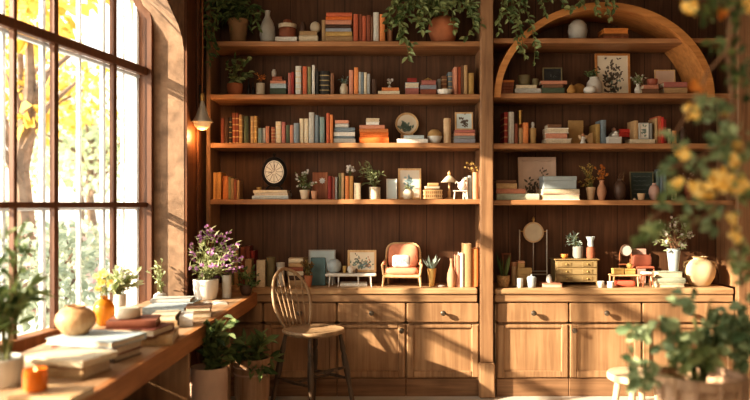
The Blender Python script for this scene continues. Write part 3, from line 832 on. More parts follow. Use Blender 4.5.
uprights([(353.4,358.2,14,'redo'),(358.8,362,14.3,'rust'),(362.2,366,16,'redo'),(366.4,370.6,15.2,'rust'),(370.9,373,16.5,'brown'),(373.2,378.8,12.3,'pale'),(379.6,385.2,14.3,'orange')], z, 'in the row beside the seven-book stack, top shelf', G)
vessel('small_pot', 'small plain tan pot between the orange book and trailing plant', 'pot', 386.7,393,28, 5.52, z, 'pot', 'terracotta_pale')
# the trailing plant above
def trailing(name, label, pot, Y, zb, potmat, vines, seed, mat='leaf_vine', L=.06, W=.034, step=.028, extra=None, potk='pot'):
    """vines: pixel polylines at depths (px, py, Y)"""
    rg = random.Random(seed)
    x0, x1, yt = pot; cx = X((x0+x1)/2, Y); h = Z(yt, Y)-zb; r = (x1-x0)/2*Y/F
    t = thing(name, label, 'plant', (cx, Y, zb+.0005))
    MB().lathe(prof(potk, r, h), (0,0,0), 24).build('pot', potmat, t)
    add_vines(t, cx, Y, zb, h, vines, rg, mat, L, W, step)
    return t
def add_vines(t, cx, Y, zb, h, vines, rg, mat, L, W, step):
    ms, ml = MB(), MB()
    for v in vines:
        pts = [Vector((0,0,h*.85))] + [Vector((X(p[0], p[2])-cx, p[2]-Y, Z(p[1], p[2])-zb)) for p in v]
        fine = []
        for i in range(len(pts)-1):
            p0, p1, p2, p3 = pts[max(0,i-1)], pts[i], pts[i+1], pts[min(len(pts)-1, i+2)]
            for k in range(5):
                u = k/5
                fine.append(.5*((2*p1)+(p2-p0)*u+(2*p0-5*p1+4*p2-p3)*u*u+(3*p1-p0-3*p2+p3)*u**3))
        fine.append(pts[-1])
        ms.tube(fine, .0028, 5)
        dist = 0
        for a, b in zip(fine, fine[1:]):
            dist += (b-a).length
            while dist > step:
                dist -= step
                tg = (b-a).normalized()
                d = tg*.4 + Vector((rg.uniform(-1,1), rg.uniform(-1,.08), rg.uniform(-.8,.45)))
                s = rg.uniform(.7, 1.2)
                ml.leaf(b, d, Vector((rg.uniform(-.5,.5), -1, rg.uniform(0,.8))), L*s, W*s)
    ms.build('stem', 'stem_green', t); ml.build('foliage', mat, t, flat=True)
    return t
tl = [o for o in bpy.data.objects if o.name.startswith('potted_plant')][0]
add_vines(tl, X(238.2,5.53), 5.53, z, Z(20,5.53)-z, [[(225,6,5.42),(212,14,5.35),(207,36,5.33),(210,62,5.33)], [(228,2,5.42),(214,2,5.36),(209,22,5.34),(213,44,5.33)], [(224,4,5.40),(216,20,5.34),(214,34,5.33),(216,52,5.33)], [(240,4,5.40),(254,14,5.36),(258,28,5.36)], [(230,0,5.42),(206,4,5.35),(203,24,5.32),(206,40,5.32)]], random.Random(77), 'leaf_mid', .06, .024, .024)
rg = random.Random(5); V = []
for i in range(15):
    ex = 388 + i*6.6; ey = rg.uniform(6, 32); 
    V.append([(435+(ex-435)*.35, -6+rg.uniform(-6,6), 5.48), (435+(ex-435)*.8, rg.uniform(-6,8), 5.42), (ex, ey, 5.36+rg.uniform(-.03,.03))])
V += [[(415,-2,5.42),(402,14,5.34),(404,36,5.33),(408,50,5.32),(408,60,5.32)], [(412,4,5.4),(399,18,5.33),(401,33,5.33),(412,44,5.33)], [(450,0,5.4),(468,8,5.34),(474,24,5.33),(466,38,5.33)],
      [(425,5,5.4),(418,20,5.34),(424,33,5.35)], [(400,0,5.42),(390,10,5.38),(388,30,5.36)], [(455,-5,5.42),(470,0,5.36),(479,8,5.33)]]
trailing('trailing_plant', 'lush leafy plant trailing from a round terracotta pot over top shelf', (428,458,13), 5.54, z, 'terracotta', V, 31, step=.021, L=.062, W=.032, potk='round')

# ================================================================== SECOND SHELF
z = ZSH['L2']; G = "books on the left bookcase's second shelf"
plant('potted_plant', 'round-leaved plant in a low terracotta bowl, second left shelf', 'plant', (227,243,84), (223,258,54,86), 5.54, z, 41, mat='leaf_vine', potk='bowl', stems=15, lps=5, L=.055, W=.036, lim=(-.06,.3,-.2,.18,.03,.33))
for px, yt, q in ((248.7,79.5,'taller'), (253.2,82.5,'shorter')):
    vessel('dark_bottle', f'{q} dark glass bottle between terracotta bowl and orange sprigs', 'bottle', px-2.1,px+2.1,yt, 5.55, z, 'bottle', 'black_metal', 'dark bottles on the second shelf')
plant('potted_plant', 'small gold-and-white cup of dry orange sprigs, second left shelf', 'plant', (256.3,265,83.5), (255,267,70,82), 5.53, z, 42, mat='petal_orange', potk='cyl', potmat='ceramic_cream', stems=9, lps=5, L=.025, W=.009, stemmat='stem_brown')
zz = stack([(272,282,76.2,'rust'),(270,285.7,80.2,'salmon'),(270,286,83.2,'blue'),(270,286,88.2,'green')], z, 'of the small four-book stack, second left shelf', G, 5.49)
vessel('egg_cup', 'tiny grey ornament topping the small four-book stack', 'ornament', 271.5,276.5,69.5, 5.54, zz+.001, 'jar', 'ceramic_grey')
uprights([(288,290.9,73,'pink'),(291.1,294,72,'red'),(295.4,301.2,66,'pale',1),(302.6,306.8,66.5,'redo'),(307.6,311.2,67,'olive'),(311.9,315,65,'pale'),(316.2,318.6,71,'black'),(318.8,329.4,71,'black',1),(330.4,334.2,73.2,'brown')], z, 'in the long row, second left shelf', G)
plant('potted_succulent', 'little succulent in a white knobbly pot between two book rows', 'plant', (339.6,348.2,84), (339,349,76,84), 5.53, z, 43, mat='leaf_succulent', potk='jar', potmat='ceramic_cream', stems=14, lps=2, L=.024, W=.012, soil=False)
uprights([(349,353.3,70,'salmon'),(354,358.2,67.4,'orange'),(358.7,361,72,'pale'),(361.2,363.6,72.2,'slate'),(363.9,366.7,72.4,'cream'),(367.1,370.2,73.8,'grey'),(371.9,376.8,79,'dark')], z, "in the short row past the white succulent pot", G)
zz = stack([(382,399,87.2,'orange'),(378,399.5,90.6,'cream')], z, "of the two-book pile under the white blossom", G)
t = thing('bud_vase', 'tiny vase with white blossom on the tan two-book pile', 'vase', (X(389.5,5.54), 5.54, zz+.001))
MB().lathe(prof('bottle', .014, .03), n=14).build('vase', 'ceramic_grey', t)
bush(t, .028, (0,0,.05), (.018,.015,.014), 7, 0, .02, .01, 'leaf_pale', 3, flowers=('petal_white', .022, 1))
stack([(407.3,416.5,78,'red'),(405.2,419,82.3,'blue','p'),(405.4,418.6,88,'pink')], z, 'of the three-book pile with a red top', G)
zz = stack([(421.5,436,79.8,'pink'),(420.3,436.2,85,'lav'),(420.4,436.2,89.2,'rust')], z, 'of the three-book pile under the brass trinket', G)
m = MB(); m.tube([(-.028,0,.006),(-.012,0,.016),(0,0,.006),(.012,0,.018),(.028,0,.006)], .005, 7); m.sphere((0,0,.02), .008, 10, 6)
o = m.build('brass_trinket', 'brass', None, (X(428,5.53), 5.53, zz+.0005)); tag(o, 'small curled brass trinket on the pink-topped book pile', 'ornament')
vessel('shallow_dish', 'white shallow dish between the brass-topped pile and the pinkish books', 'dish', 436.8,452.5,90, 5.46, z, 'cup', 'ceramic_white')
uprights([(437.6,441,79,'grey'),(441.4,447.2,76,'brown',1),(448,452.4,72,'slate',1)], z, 'in the trio behind the white shallow dish', G, 5.57)
uprights([(454,457.4,67,'salmon'),(457.6,460.8,67,'redo'),(461.2,463.6,65.3,'brown'),(464,467.6,65.2,'tan'),(468.2,474,73,'gold')], z, "in the row against the pilaster, second left shelf", G)

# ================================================================== THIRD SHELF
z = ZSH['L3']; G = "books on the left bookcase's third shelf"
uprights([(220.6,224,118,'mahog'),(224.2,228.6,117.5,'dark'),(228.9,231.6,117.3,'black',1),(231.9,235.7,113,'rust',1),(235.9,238.7,113,'mahog',1),(238.9,242.4,114.6,'tan',1),(243.6,248.4,116,'green'),(248.6,250,117,'dark'),(250.2,253.6,116.2,'tan',1),(253.8,257.2,116,'gold',1)], z, 'in the tall dark row, third left shelf', G)
uprights([(258,262,128,'teal'),(262.2,265.2,128,'pale'),(265.5,269.2,126,'salmon'),(271,275.2,127,'rust',1),(275.5,281.2,121.5,'cream',1),(281.6,285.4,122,'pink'),(285.8,289.6,125,'green'),(289.8,293.4,125,'salmon'),(293.6,299,123,'slate')], z, 'in the low middle run, third left shelf', G)
uprights([(299.4,303.6,118.6,'cream'),(304.2,308.4,118.6,'cream'),(308.8,314.2,112.4,'pale'),(314.6,318.6,115.2,'slate'),(319.6,324.6,117,'teal'),(326.2,329.6,113,'redo'),(329.9,333,114.6,'orange')], z, 'in the run before the grey stack', G)
stack([(335,348.6,120,'salmon'),(335,348.6,123.4,'pale'),(334,354.8,127.2,'slate'),(333.6,355,131.8,'white'),(334,354,136,'slate'),(333.4,355.4,138.4,'pale')], z, 'of the grey six-book stack, third left shelf', G, 5.48)
stack([(366.2,379.6,118,'cream','p'),(366,379,121.6,'white'),(359.4,384.6,124.8,'salmon'),(359.2,388.2,128.6,'orange'),(359.8,388.4,132.2,'deep'),(359.2,388.8,137.2,'deep')], z, 'of the bright orange stack, third left shelf', G, 5.48)
zz = stack([(404,424,135,'blue'),(397,428,138.6,'white')], z, 'of the pale pair under the round plate', G, 5.45)
t = thing('decorative_plate', 'round cream plate with leaf print and wooden rim behind pale books', 'plate', (X(407,5.70), 5.70, z+.004), rx=R(-6))
rr = 11.8*5.66/F; Mx = Matrix.Translation((0, 0, Z(124,5.66)-z)) @ Matrix.Rotation(R(90), 4, 'X')
MB().lathe([(0,0),(rr*.8,0),(rr*.98,.012),(rr,.018),(rr*.94,.02),(rr*.8,.010),(0,.010)], n=36, M=Mx).build('rim', 'pale_wood', t)
MB().lathe([(0,.0105),(rr*.82,.0108),(rr*.82,.012),(0,.012)], n=36, M=Mx).build('face', 'canvas_cream', t)
a = MB(); rg = random.Random(2)
for i in range(34):
    an = rg.uniform(.3,2.8); a.leaf((rg.gauss(-.012,.02), -.0135, Z(124,5.66)-z-.03+rg.gauss(0,.018)), (math.cos(an),0,math.sin(an)), (0,-1,0), .034, .018, 0, 0)
a.build('printed_foliage', 'ink_green', t, flat=True)
MB().box((-.05,-.012,0),(.05,.014,Z(124,5.66)-z-rr+.012),.003).build('stand', 'pale_wood', t)
t = thing('ornament_ball', 'round ornament, tan above and white below, beside plate books', 'ornament', (X(434.6,5.52), 5.52, z+.001))
rb = 7.6*5.52/F
MB().lathe([(0,0),(rb*.45,0),(rb*.8,rb*.35),(rb,rb*.95),(rb*.99,rb*1.0),(0,rb*1.0)], n=24).build('bowl', 'ceramic_white', t)
MB().lathe([(0,rb*1.005),(rb*.99,rb*1.005),(rb*.86,rb*1.5),(rb*.45,rb*1.88),(0,rb*1.96)], n=24).build('lid', 'kraft', t)
m = MB(); rr = 3.7*5.52/F; h = Z(118.5,5.52)-z
m.lathe([(0,0),(rr*1.1,0),(rr*1.1,.01),(rr,.012)]+[(rr*(1+.05*(i%2)), .012+(h-.02)*i/14) for i in range(15)]+[(rr*.9,h),(0,h)], n=18)
o = m.build('ribbed_vase', 'ceramic_sand', None, (X(447.3,5.52), 5.52, z+.0005)); tag(o, 'slim ribbed tan column vase, third left shelf', 'vase')
zz = stack([(454.6,475,129.6,'pink'),(454.4,475,132.6,'salmon'),(454.2,475,135.6,'grey'),(454,475.2,138.8,'lav')], z, 'of the four books under the small framed print', G, 5.48)
frame('small wooden-framed dark plant print standing on four flat books', 455.2,473.2,112.2, 5.53, zz, 1.5, 'pale_wood', 'canvas_blue', [('ink_dark',30,0,.35,.5,.35,.22)], 4)

# ================================================================== FOURTH SHELF
z = ZSH['L4']; G = "books on the left bookcase's fourth shelf"
uprights([(213,216.8,172.6,'amber'),(217,221,172.4,'amber'),(222.6,228,176,'orange'),(228.2,230.8,177,'olive'),(231,233.6,178,'tan'),(233.8,236.4,179.4,'rust'),(236.6,239.4,180.4,'tan')], z, 'in the tan row, fourth left shelf', G)
zz = stack([(253,287,190,'cream'),(253.6,288,192.9,'white','p'),(252,288.4,195.6,'blue')], z, 'of the pale stack under the black clock', G, 5.47)
vessel('small_dish', 'tiny brass dish beside the black clock', 'dish', 256.3,262,187.4, 5.53, zz+.001, 'bowl', 'brass')
t = thing('mantel_clock', 'black oval clock with cream face standing on three pale books', 'clock', (X(274.6,5.55), 5.55, zz+.001))
cz = Z(172.2,5.55)-zz; Mx = Matrix.Translation((0,0,cz)) @ Matrix.Rotation(R(90),4,'X')
rw, rh = 12.8*5.55/F, 15.2*5.55/F
MB().lathe([(0,0),(rh*.96,0),(rh,.012),(rh*.97,.035),(rh*.84,.042),(rh*.75,.032),(0,.032)], n=40, sx=rw/rh, M=Mx).build('case', 'black_metal', t)
fc = MB().lathe([(0,.0325),(rh*.75,.0325),(rh*.75,.035),(0,.035)], n=40, sx=rw/rh, M=Mx).build('face', 'clock_face', t)
tk = MB()
for i in range(12):
    a = i*math.pi/6; c_, s_ = math.sin(a), math.cos(a)
    p = [(rw*u*c_, -.0358, cz+rh*u*s_) for u in (.14,.70)]
    tk.tube(p, .0016, 4)
tk.tube([(0,-.0358,cz-.001),(0,-.0358,cz+.001)], .0006, 4)
for u in (.66,):
    tk.tube([(rw*u*math.cos(b), -.0355, cz+rh*u*math.sin(b)) for b in [k*.2618 for k in range(24)]], .0012, 4, True)
tk.build('numeral_marks', 'ink_dark', fc)['kind'] = 'stuff'
MB().tube([(0,-.0385,cz),(.004,-.0385,cz+.055)], .0022, 5).build('hour_hand', 'black_metal', fc)
MB().tube([(0,-.041,cz),(-.045,-.041,cz-.01)], .0018, 5).build('minute_hand', 'black_metal', fc)
fn = MB().lathe([(0,0),(.012,0),(.006,.010),(.013,.022),(.009,.032),(0,.036)], (0,-.018,cz+rh-.006), 14).build('finial', 'black_metal', t)
for s in (-1,1): MB().tube([(s*.03,-.018,cz-rh*.9),(s*.045,-.02,cz-rh+.002),(s*.062,-.02,.006)], [.007,.006,.008], 8).build('foot', 'black_metal', t)
plant('potted_plant', 'white pot of tiny white blossoms beside the black clock', 'plant', (299.6,310.2,190), (293,317,169,190), 5.53, z, 61, mat='leaf_mid', potk='pot', potmat='ceramic_cream', stems=16, lps=5, L=.03, W=.012, flowers=('petal_white', .018, 2))
vessel('small_pot', 'small terracotta pot touching the white blossom pot', 'pot', 311,318,191, 5.50, z, 'cup', 'terracotta_pale')
t = thing('decorated_board', 'upright reddish-brown panel with pale flower emblem behind terracotta pot', 'panel', (X(320,5.60), 5.60, z+.003), rx=R(-4))
w_ = 15.5*5.6/F; h = Z(172.4,5.6)-z
MB().box((-w_/2,0,0),(w_/2,.022,h),.004).build('board', 'red_wood', t)
a = MB()
for k in range(8):
    an = k*math.pi/4; a.leaf((.016,-.0008,h*.68), (math.cos(an),0,math.sin(an)), (0,-1,0), .026, .014, 0, 0)
a.build('painted_blossoms', 'canvas_pale', t, flat=True)
uprights([(327.8,331.6,176.2,'red'),(332.2,335,177,'mahog'),(335.2,337.4,177,'grey'),(338.4,341,173.2,'olive'),(341.2,344.2,173,'tan'),(345.2,348.8,176,'orange'),(349,353.2,176,'amber'),(354,360.8,183,'cream')], z, 'in the row before the cream-potted fern', G)
t = thing('flower_sprig', 'lilac-white flower head resting above the tan upright books', 'flower', (X(350,5.53), 5.53, Z(176,5.47)+.002))
bush(t, 0, (0,0,.045), (.035,.03,.035), 16, 2, .02, .009, 'leaf_pale', 8, flowers=('petal_white', .02, 2), r0=.004)
plant('potted_fern', 'feathery plant in a cream pot left of the small blue-grey frame', 'plant', (369,380.4,187), (356,385,161,189), 5.53, z, 62, mat='leaf_pale', potk='cyl', potmat='ceramic_cream', stems=17, lps=7, L=.045, W=.014, droop=.1)
frame('small blue-grey unadorned picture in a thin white frame', 386.4,397.2,179, 5.56, z, 1.0, 'ceramic_white', 'canvas_blue')
frame('blue-green plant print in a brown frame, fourth left shelf', 398.2,421.4,168.4, 5.60, z, 1.9, 'pale_wood', 'paper', [('ink_blue',26,-.1,.5,.4,.3,.2),('ink_green',14,.1,.3,.3,.2,.16)], 7, mount=1)
plant('potted_plant', 'small peach-white pot with a tiny sprig before the brown-framed print', 'plant', (402.6,414,189.4), (404,412,183,189), 5.50, z, 63, mat='leaf_pale', potk='jar', potmat='ceramic_cream', stems=6, lps=2, L=.018, W=.009, soil=False)
t = thing('wicker_box', 'brown woven box under the cream and tan lidded boxes', 'box', (X(433.3,5.47), 5.47, z+.0005))
w_ = 18*5.47/F; h = Z(189.6,5.47)-z
m = MB().box((-w_/2,0,0),(w_/2,.12,h),.006)
m.build('basket', 'wicker', t)
b_ = MB()
for zz_ in (.12,.5,.9): b_.box((-w_/2-.003,-.003,h*zz_-.005),(w_/2+.003,.123,h*zz_+.005),.002).build('woven_band', 'pale_wood', t); b_ = MB()
for i in range(9):
    b_.tube([(-w_/2+w_*(i+.5)/9,-.0025,.004),(-w_/2+w_*(i+.5)/9,-.0025,h-.004)], .0028, 5).build('woven_stake', 'pale_wood', t); b_ = MB()
zt = z+h+.007
lidded_box('lidded_box', 'cream flat-lidded box on the brown woven box', 'box', 425.3,440,186.2, 5.475, zt, .11, 'ceramic_cream', 'ceramic_cream')
lidded_box('lidded_box', 'tan little box topping the woven box pile', 'box', 428,439,183, 5.49, Z(186.2,5.475)+.003, .08, 'kraft', 'pale_wood')
t = thing('table_lamp', 'small table lamp with cream conical shade, fourth left shelf', 'lamp', (X(449.2,5.56), 5.56, z+.001))
k_ = 5.52/F
hl = Z(176,5.52)-z
MB().lathe([(0,0),(5*k_,0),(5*k_,.006),(2*k_,.014),(0,.014)], n=20).build('base', 'pale_wood', t)
MB().lathe([(0,.014),(1.3*k_,.014),(1.6*k_,.05),(1.0*k_,.09),(1.2*k_,hl-.03),(0,hl-.03)], n=14).build('pole', 'pale_wood', t)
MB().lathe([(8.6*k_,hl-.048),(7.6*k_,hl-.040),(3.2*k_,hl-.004),(1.6*k_,hl+.004),(1.4*k_,hl+.002),(3*k_,hl-.008),(7.4*k_,hl-.045)], n=26).build('lamp_shade', 'ceramic_cream', t)
MB().lathe([(0,hl-.03),(.5*k_,hl-.03),(.7*k_,hl+.004),(1.7*k_,hl+.016),(1.5*k_,hl+.028),(.5*k_,hl+.036),(0,hl+.044)], n=12).build('finial', 'pale_wood', t)
t = thing('miniature_stool', 'tiny white stool holding a white bird-shaped jug', 'stool', (X(460.5,5.48), 5.48, z+.002))
MB().box((-.055,-.035,.056),(.050,.035,.066),.003).build('seat', 'ceramic_white', t)
for sx in (-1,1):
    for sy in (-1,1): MB().tube([(sx*.044,sy*.026,.056),(sx*.05,sy*.03,.0)], .004, 6).build('leg', 'ceramic_white', t)
t = thing('bird_jug', 'white bird-shaped jug standing on the tiny white stool', 'jug', (X(462,5.48), 5.48, z+.068))
m = MB(); superell(m, (0,0,.034), (.032,.024,.034), .95, .95); m.sphere((.012,0,.07), .017, 12, 8); m.build('body', 'ceramic_white', t)
MB().tube([(.026,0,.072),(.04,0,.068)], [.005,.001], 6).build('beak', 'ochre', t)
MB().tube([(-.022,0,.05),(-.042,0,.066),(-.05,0,.05)], [.008,.006,.003], 6).build('tail', 'ceramic_white', t)
uprights([(465.4,468,177,'white'),(468.2,472,175.6,'blue')], z, 'of the white pair beside the tall tan vase', G, 5.58)
plant('dried_flower_vase', 'tall tan cylinder vase with dried flowers against the pilaster', 'vase', (472.6,478.2,172.4), (464,479,161,173), 5.47, z, 64, mat='leaf_brown', potk='cyl', potmat='terracotta_pale', stems=10, lps=4, L=.026, W=.009, stemmat='stem_brown', flowers=('petal_gold', .016, 1), soil=False, lim=(-.1,.02,-.06,.1,.1,.32))
# ================================================================== LEFT WORKTOP
z = ZC; G = 'books on the left worktop'
uprights([(229.4,233.4,250,'olive'),(233.8,238.4,246.5,'tan'),(240,244.6,246.8,'rust'),(245,250,246,'mahog'),(250.4,254.6,251,'red')], z, 'in the row behind the purple flowers', G, 5.60)
uprights([(244.6,251.4,259.4,'tan'),(256.2,264.8,260.4,'cream')], z, 'of the tan pair near the window counter', G, 5.45, dm=.125)
def canister(label, x0, x1, yt, Y, mat, lid):
    k = Y/F; r = (x1-x0)/2*k; h = Z(yt, Y)-z
    t = thing('canister', label, 'canister', (X((x0+x1)/2, Y), Y, z+.0005))
    MB().lathe([(0,0),(r*.95,0),(r,.006),(r,h*.82),(0,h*.82)], n=22).build('body', mat, t)
    MB().lathe([(0,h*.821),(r*1.1,h*.821),(r*1.12,h*.86),(r*1.12,h*.98),(r*1.02,h),(0,h)], n=22).build('lid', lid, t)
canister('dark olive lidded canister beside the upright tan books', 266.6,275,257.2, 5.52, 'ceramic_olive', 'ceramic_olive')
canister('white lidded canister glimpsed past the chair back', 276.8,284.4,262.4, 5.50, 'ceramic_white', 'ceramic_grey')
vessel('dark_bottle', 'dark brown bottle behind the white canister', 'bottle', 277,281.5,256.5, 5.64, z, 'bottle', 'ceramic_dark')
stack([(288.4,303,258.4,'cream'),(288.2,303.2,262.8,'tan'),(288.4,303,267.2,'rust'),(288,303.4,271.4,'cream'),(288.4,303,275.6,'dark'),(288,303.4,280.4,'tan')], z, 'of the stack seen through the chair back', G, 5.52)
plant('potted_plant', 'small terracotta pot with brownish leafy plant beside grey canvas', 'plant', (304,312.6,275.4), (300,314,257,276), 5.48, z, 71, mat='leaf_brown', stems=12, lps=6, L=.026, W=.016)
frame('pale blank canvas in thin grey frame behind teal board', 308.4,335.4,250.2, 5.66, z, 1.4, 'ceramic_grey', 'canvas_blue')
block('teal_board', 'dark teal board leaning before the pale blank canvas', 'board', 310.8,325.6,257.8, 5.56, z, .03, 'board_teal', .004)
t = thing('miniature_table', 'long low white miniature table below the landscape picture', 'table', (X(351,5.53), 5.53, z+.0005))
k_ = 5.53/F; tw, tz = 25.5*k_, Z(273,5.53)-z
MB().box((-tw,-.05,tz-.024),(tw,.07,tz),.008).build('tabletop', 'ceramic_white', t)
for px, y_ in ((329.5,-.04),(338.6,-.045),(358.6,-.045),(371.5,-.04),(332,.055),(370,.055)):
    xx = (px-351)*k_; MB().tube([(xx*.97,y_,tz-.022),(xx,y_*1.1,0)], [.0065,.0045], 7).build('leg', 'ceramic_white', t)
tt = z+tz+.001
vessel('round_pot', 'pale blue-grey pot standing on the miniature white table', 'pot', 326.6,341.6,259, 5.545, tt, 'gourd', 'ceramic_blue')
vessel('gold_cup', 'tiny gold cup on the miniature white table', 'cup', 342.6,346.6,266, 5.53, tt, 'cup', 'brass')
vessel('egg_vase', 'small white egg-shaped vase on the miniature table', 'vase', 347.2,353.8,265.8, 5.51, tt, 'gourd', 'ceramic_white')
vessel('candle_holder', 'little dark candle holder before the landscape picture', 'candlestick', 354.8,358,268.6, 5.52, tt, 'urn', 'ceramic_dark')
frame('gold-framed landscape with shrubs standing on the white miniature table', 347.6,376.4,250.4, 5.565, tt, 2.2, 'pale_wood', 'canvas_cream', [('ink_green',44,-.1,.30,.75,.3,.16),('ink_blue',24,.1,.16,.8,.16,.14),('ink_rust',14,.45,.34,.3,.3,.14),('ink_dark',18,-.4,.42,.35,.4,.13)], 12, tilt=3)
stack([(340,367,283.4,'white')], z, 'under the miniature white table', G, 5.50)
# armchair
t = thing('miniature_armchair', 'miniature armchair with peach cushions and pale bowed wooden frame', 'armchair', (X(402.5,5.55), 5.55, z+.003), rz=R(-6))
k_ = 5.55/F; aw = 18.2*k_; sh = Z(275,5.5)-z; ah = Z(243,5.55)-z
for sx in (-1,1):
    MB().tube([(sx*aw*.98,-.085,sh-.01),(sx*aw*1.03,-.098,.0)], [.011,.007], 8).build('leg', 'pale_wood', t)
    MB().tube([(sx*aw*.82,.085,sh-.01),(sx*aw*.86,.105,.0)], [.010,.007], 8).build('leg', 'pale_wood', t)
MB().box((-aw*1.02,-.098,sh-.022),(aw*1.02,.098,sh+.004),.008).build('seat_rail', 'pale_wood', t)
m = MB(); superell(m, (0,-.012,sh+.028), (aw*.93,.094,.030), .55, .35, 28, 12); m.build('seat_cushion', 'peach', t)
m = MB(); Mx = Matrix.Rotation(R(-12), 4, 'X'); superell(m, (0,.078,sh+.128), (aw*.84,.030,.098), .5, .45, 28, 14, Mx); m.build('back_cushion', 'peach', t)
pts = [(-aw*.94,.055,sh)]
for i in range(13):
    a = math.pi*(1-i/12); cx_ = math.copysign(abs(math.cos(a))**.42, math.cos(a)); sz_ = max(0, math.sin(a))**.55
    pts.append((aw*.95*cx_, .075+.035*sz_, sh+.10+(ah-sh-.11)*sz_))
pts.append((aw*.94,.055,sh))
MB().tube(pts, .0088, 8).build('back_frame', 'pale_wood', t)
for sx in (-1,1):
    MB().tube([(sx*aw*.99,-.088,sh),(sx*aw*1.04,-.092,sh+.05),(sx*aw*1.07,-.07,sh+.075),(sx*aw*1.03,.0,sh+.085),(sx*aw*.96,.075,sh+.105)], .0095, 8).build('arm', 'pale_wood', t)
    m = MB(); superell(m, (sx*aw*1.0,-.03,sh+.083), (.013,.045,.013), .7, .7, 14, 8); m.build('arm_pad', 'peach', t)
pw = thing('cushion', 'patterned white-grey cushion sitting in the miniature peach armchair', 'cushion', (X(401,5.5), 5.468, sh+z+.061), rx=R(-16), rz=R(-4))
m = MB(); superell(m, (0,0,.047), (.068,.048,.020), .95, .38, 32, 12, Matrix.Rotation(R(90),4,'X')); m.build('cushion_body', 'pillow_cloth', pw)
a = MB(); rg = random.Random(3)
for i in range(7):
    x_ = -.045+.015*i; a.leaf((x_, -.0205, .02+.008*(i%3)), (rg.uniform(-.6,.6),0,1), (0,-1,0), .034, .010, 0, 0)
a.build('woven_foliage', 'ink_blue', pw, flat=True)
plant('potted_aloe', 'spiky little aloe in a gold cone-shaped pot beside armchair', 'plant', (427,436.4,268.4), (424,438,253,270), 5.50, z, 72, mat='leaf_succulent', potk='cone', potmat='brass', stems=0, lps=0, soil=False)
al = [o for o in bpy.data.objects if o.name.startswith('potted_aloe')][0]
m = MB(); rg = random.Random(9)
for i in range(13):
    a = i*2.4; ti = .25+.5*(i/13)
    m.leaf((0,0,(Z(268.4,5.5)-z)*.85), (math.cos(a)*ti, math.sin(a)*ti, 1), (math.cos(a),math.sin(a),-.2), .135*rg.uniform(.75,1.05), .022, .3, -.12)
m.build('foliage', 'leaf_succulent', al, flat=True)
vessel('saucer', 'small white saucer beside the gold aloe pot', 'saucer', 437.4,444.6,285.4, 5.46, z, 'cup', 'ceramic_white')
vessel('bottle_vase', 'peach-tan bottle vase ending the book row by the pilaster', 'vase', 446.8,456,258.6, 5.47, z, 'bottle', 'terracotta_pale')
uprights([(456.4,459.8,256,'salmon'),(460.2,463.8,253.4,'pale'),(464.2,471.8,243.8,'tan'),(472.2,478.4,249,'orange')], z, 'beside the peach-tan bottle vase', G, 5.46)

# ================================================================== RIGHT BOOKCASE, TOP SHELF
z = ZSH['R1']
t = thing('round_vase', 'round cream gourd vase with brown stem under the arch top', 'vase', (X(577.6,5.55), 5.55, z+.0005))
r = 9.8*5.55/F; h = Z(20,5.55)-z
MB().lathe(prof('gourd', r, h), n=28).build('body', 'ceramic_grey', t)
MB().tube([(0,0,h-.004),(.002,0,h+.004),(.006,0,h+.009)], [.008,.006,.005], 8).build('stem', 'stem_brown', t)
lidded_box('storage_box', 'orange-brown box, larger lower one of two beside gourd vase', 'box', 602.6,629,33.6, 5.50, z, .16, 'red_wood', 'frame_brown')
lidded_box('storage_box', 'orange-brown box, shallower upper one of two beside gourd vase', 'box', 604,628.4,28, 5.505, Z(33.6,5.5)+.001, .15, 'orange_glaze', 'orange_glaze')

z = ZSH['R2']; G = "books on the arched bookcase's second shelf"
lidded_box('storage_box', 'small orange-brown box, lower of two beside the arch foot', 'box', 501,513.6,86.8, 5.50, z, .14, 'red_wood', 'red_wood')
lidded_box('storage_box', 'small orange-brown box, upper of two beside the arch foot', 'box', 500.8,514.4,80, 5.505, Z(86.8,5.5)+.001, .13, 'red_wood', 'orange_glaze')
zz = stack([(516,536.6,84.8,'cream'),(515,541,88.2,'pale')], z, 'of the pair under the olive jar', G)
vessel('round_jar', 'squat dark olive jar on the two pale books', 'jar', 518,530.4,75.6, 5.54, zz+.001, 'tub', 'ceramic_olive')
vessel('small_cup', 'small olive cup beside the squat olive jar', 'cup', 532,538.4,79, 5.53, zz+.001, 'cyl', 'ceramic_olive')
zz = stack([(541,567,80.6,'salmon'),(543.4,563,84.2,'brown'),(542,564.4,87.6,'green')], z, 'of the stack under the small blackboard', G)
frame('small blackboard with grey wooden frame on three flat books', 543,562.6,67.4, 5.55, zz, 1.3, 'ceramic_olive', 'black_board', [('chalk',5,0,.4,.3,.15,.10)], 2, name='blackboard', cat='blackboard')
t = thing('pear_ornament', 'orange-tan pear ornament beside the ochre ball', 'ornament', (X(571.4,5.48), 5.48, z+.0005))
r = 4.6*5.48/F
MB().lathe([(0,0),(r*.6,.001),(r,r*.7),(r*.95,r*1.1),(r*.55,r*1.75),(r*.35,r*2.05),(0,r*2.2)], n=20).build('body', 'ochre', t)
MB().tube([(0,0,r*2.15),(.004,0,r*2.6)], .0025, 5).build('stem', 'stem_brown', t)
o = MB().sphere((0,0,6.6*5.58/F), 6.6*5.58/F, 24, 14).build('ochre_ball', 'ochre', None, (X(578.8,5.585), 5.585, z+.0005)); tag(o, 'plain ochre ball standing behind the pear ornament', 'ornament')
plant('potted_plant', 'white ribbed pot with dark little plant behind white bowl', 'plant', (586.4,602,77.4), (585,600,69,79), 5.60, z, 81, mat='leaf_mid', potk='jar', potmat='ceramic_white', stems=11, lps=4, L=.03, W=.016, soil=False)
vessel('white_bowl', 'rounded white bowl before the white ribbed pot', 'bowl', 583.4,597,86, 5.47, z, 'gourd', 'ceramic_white')
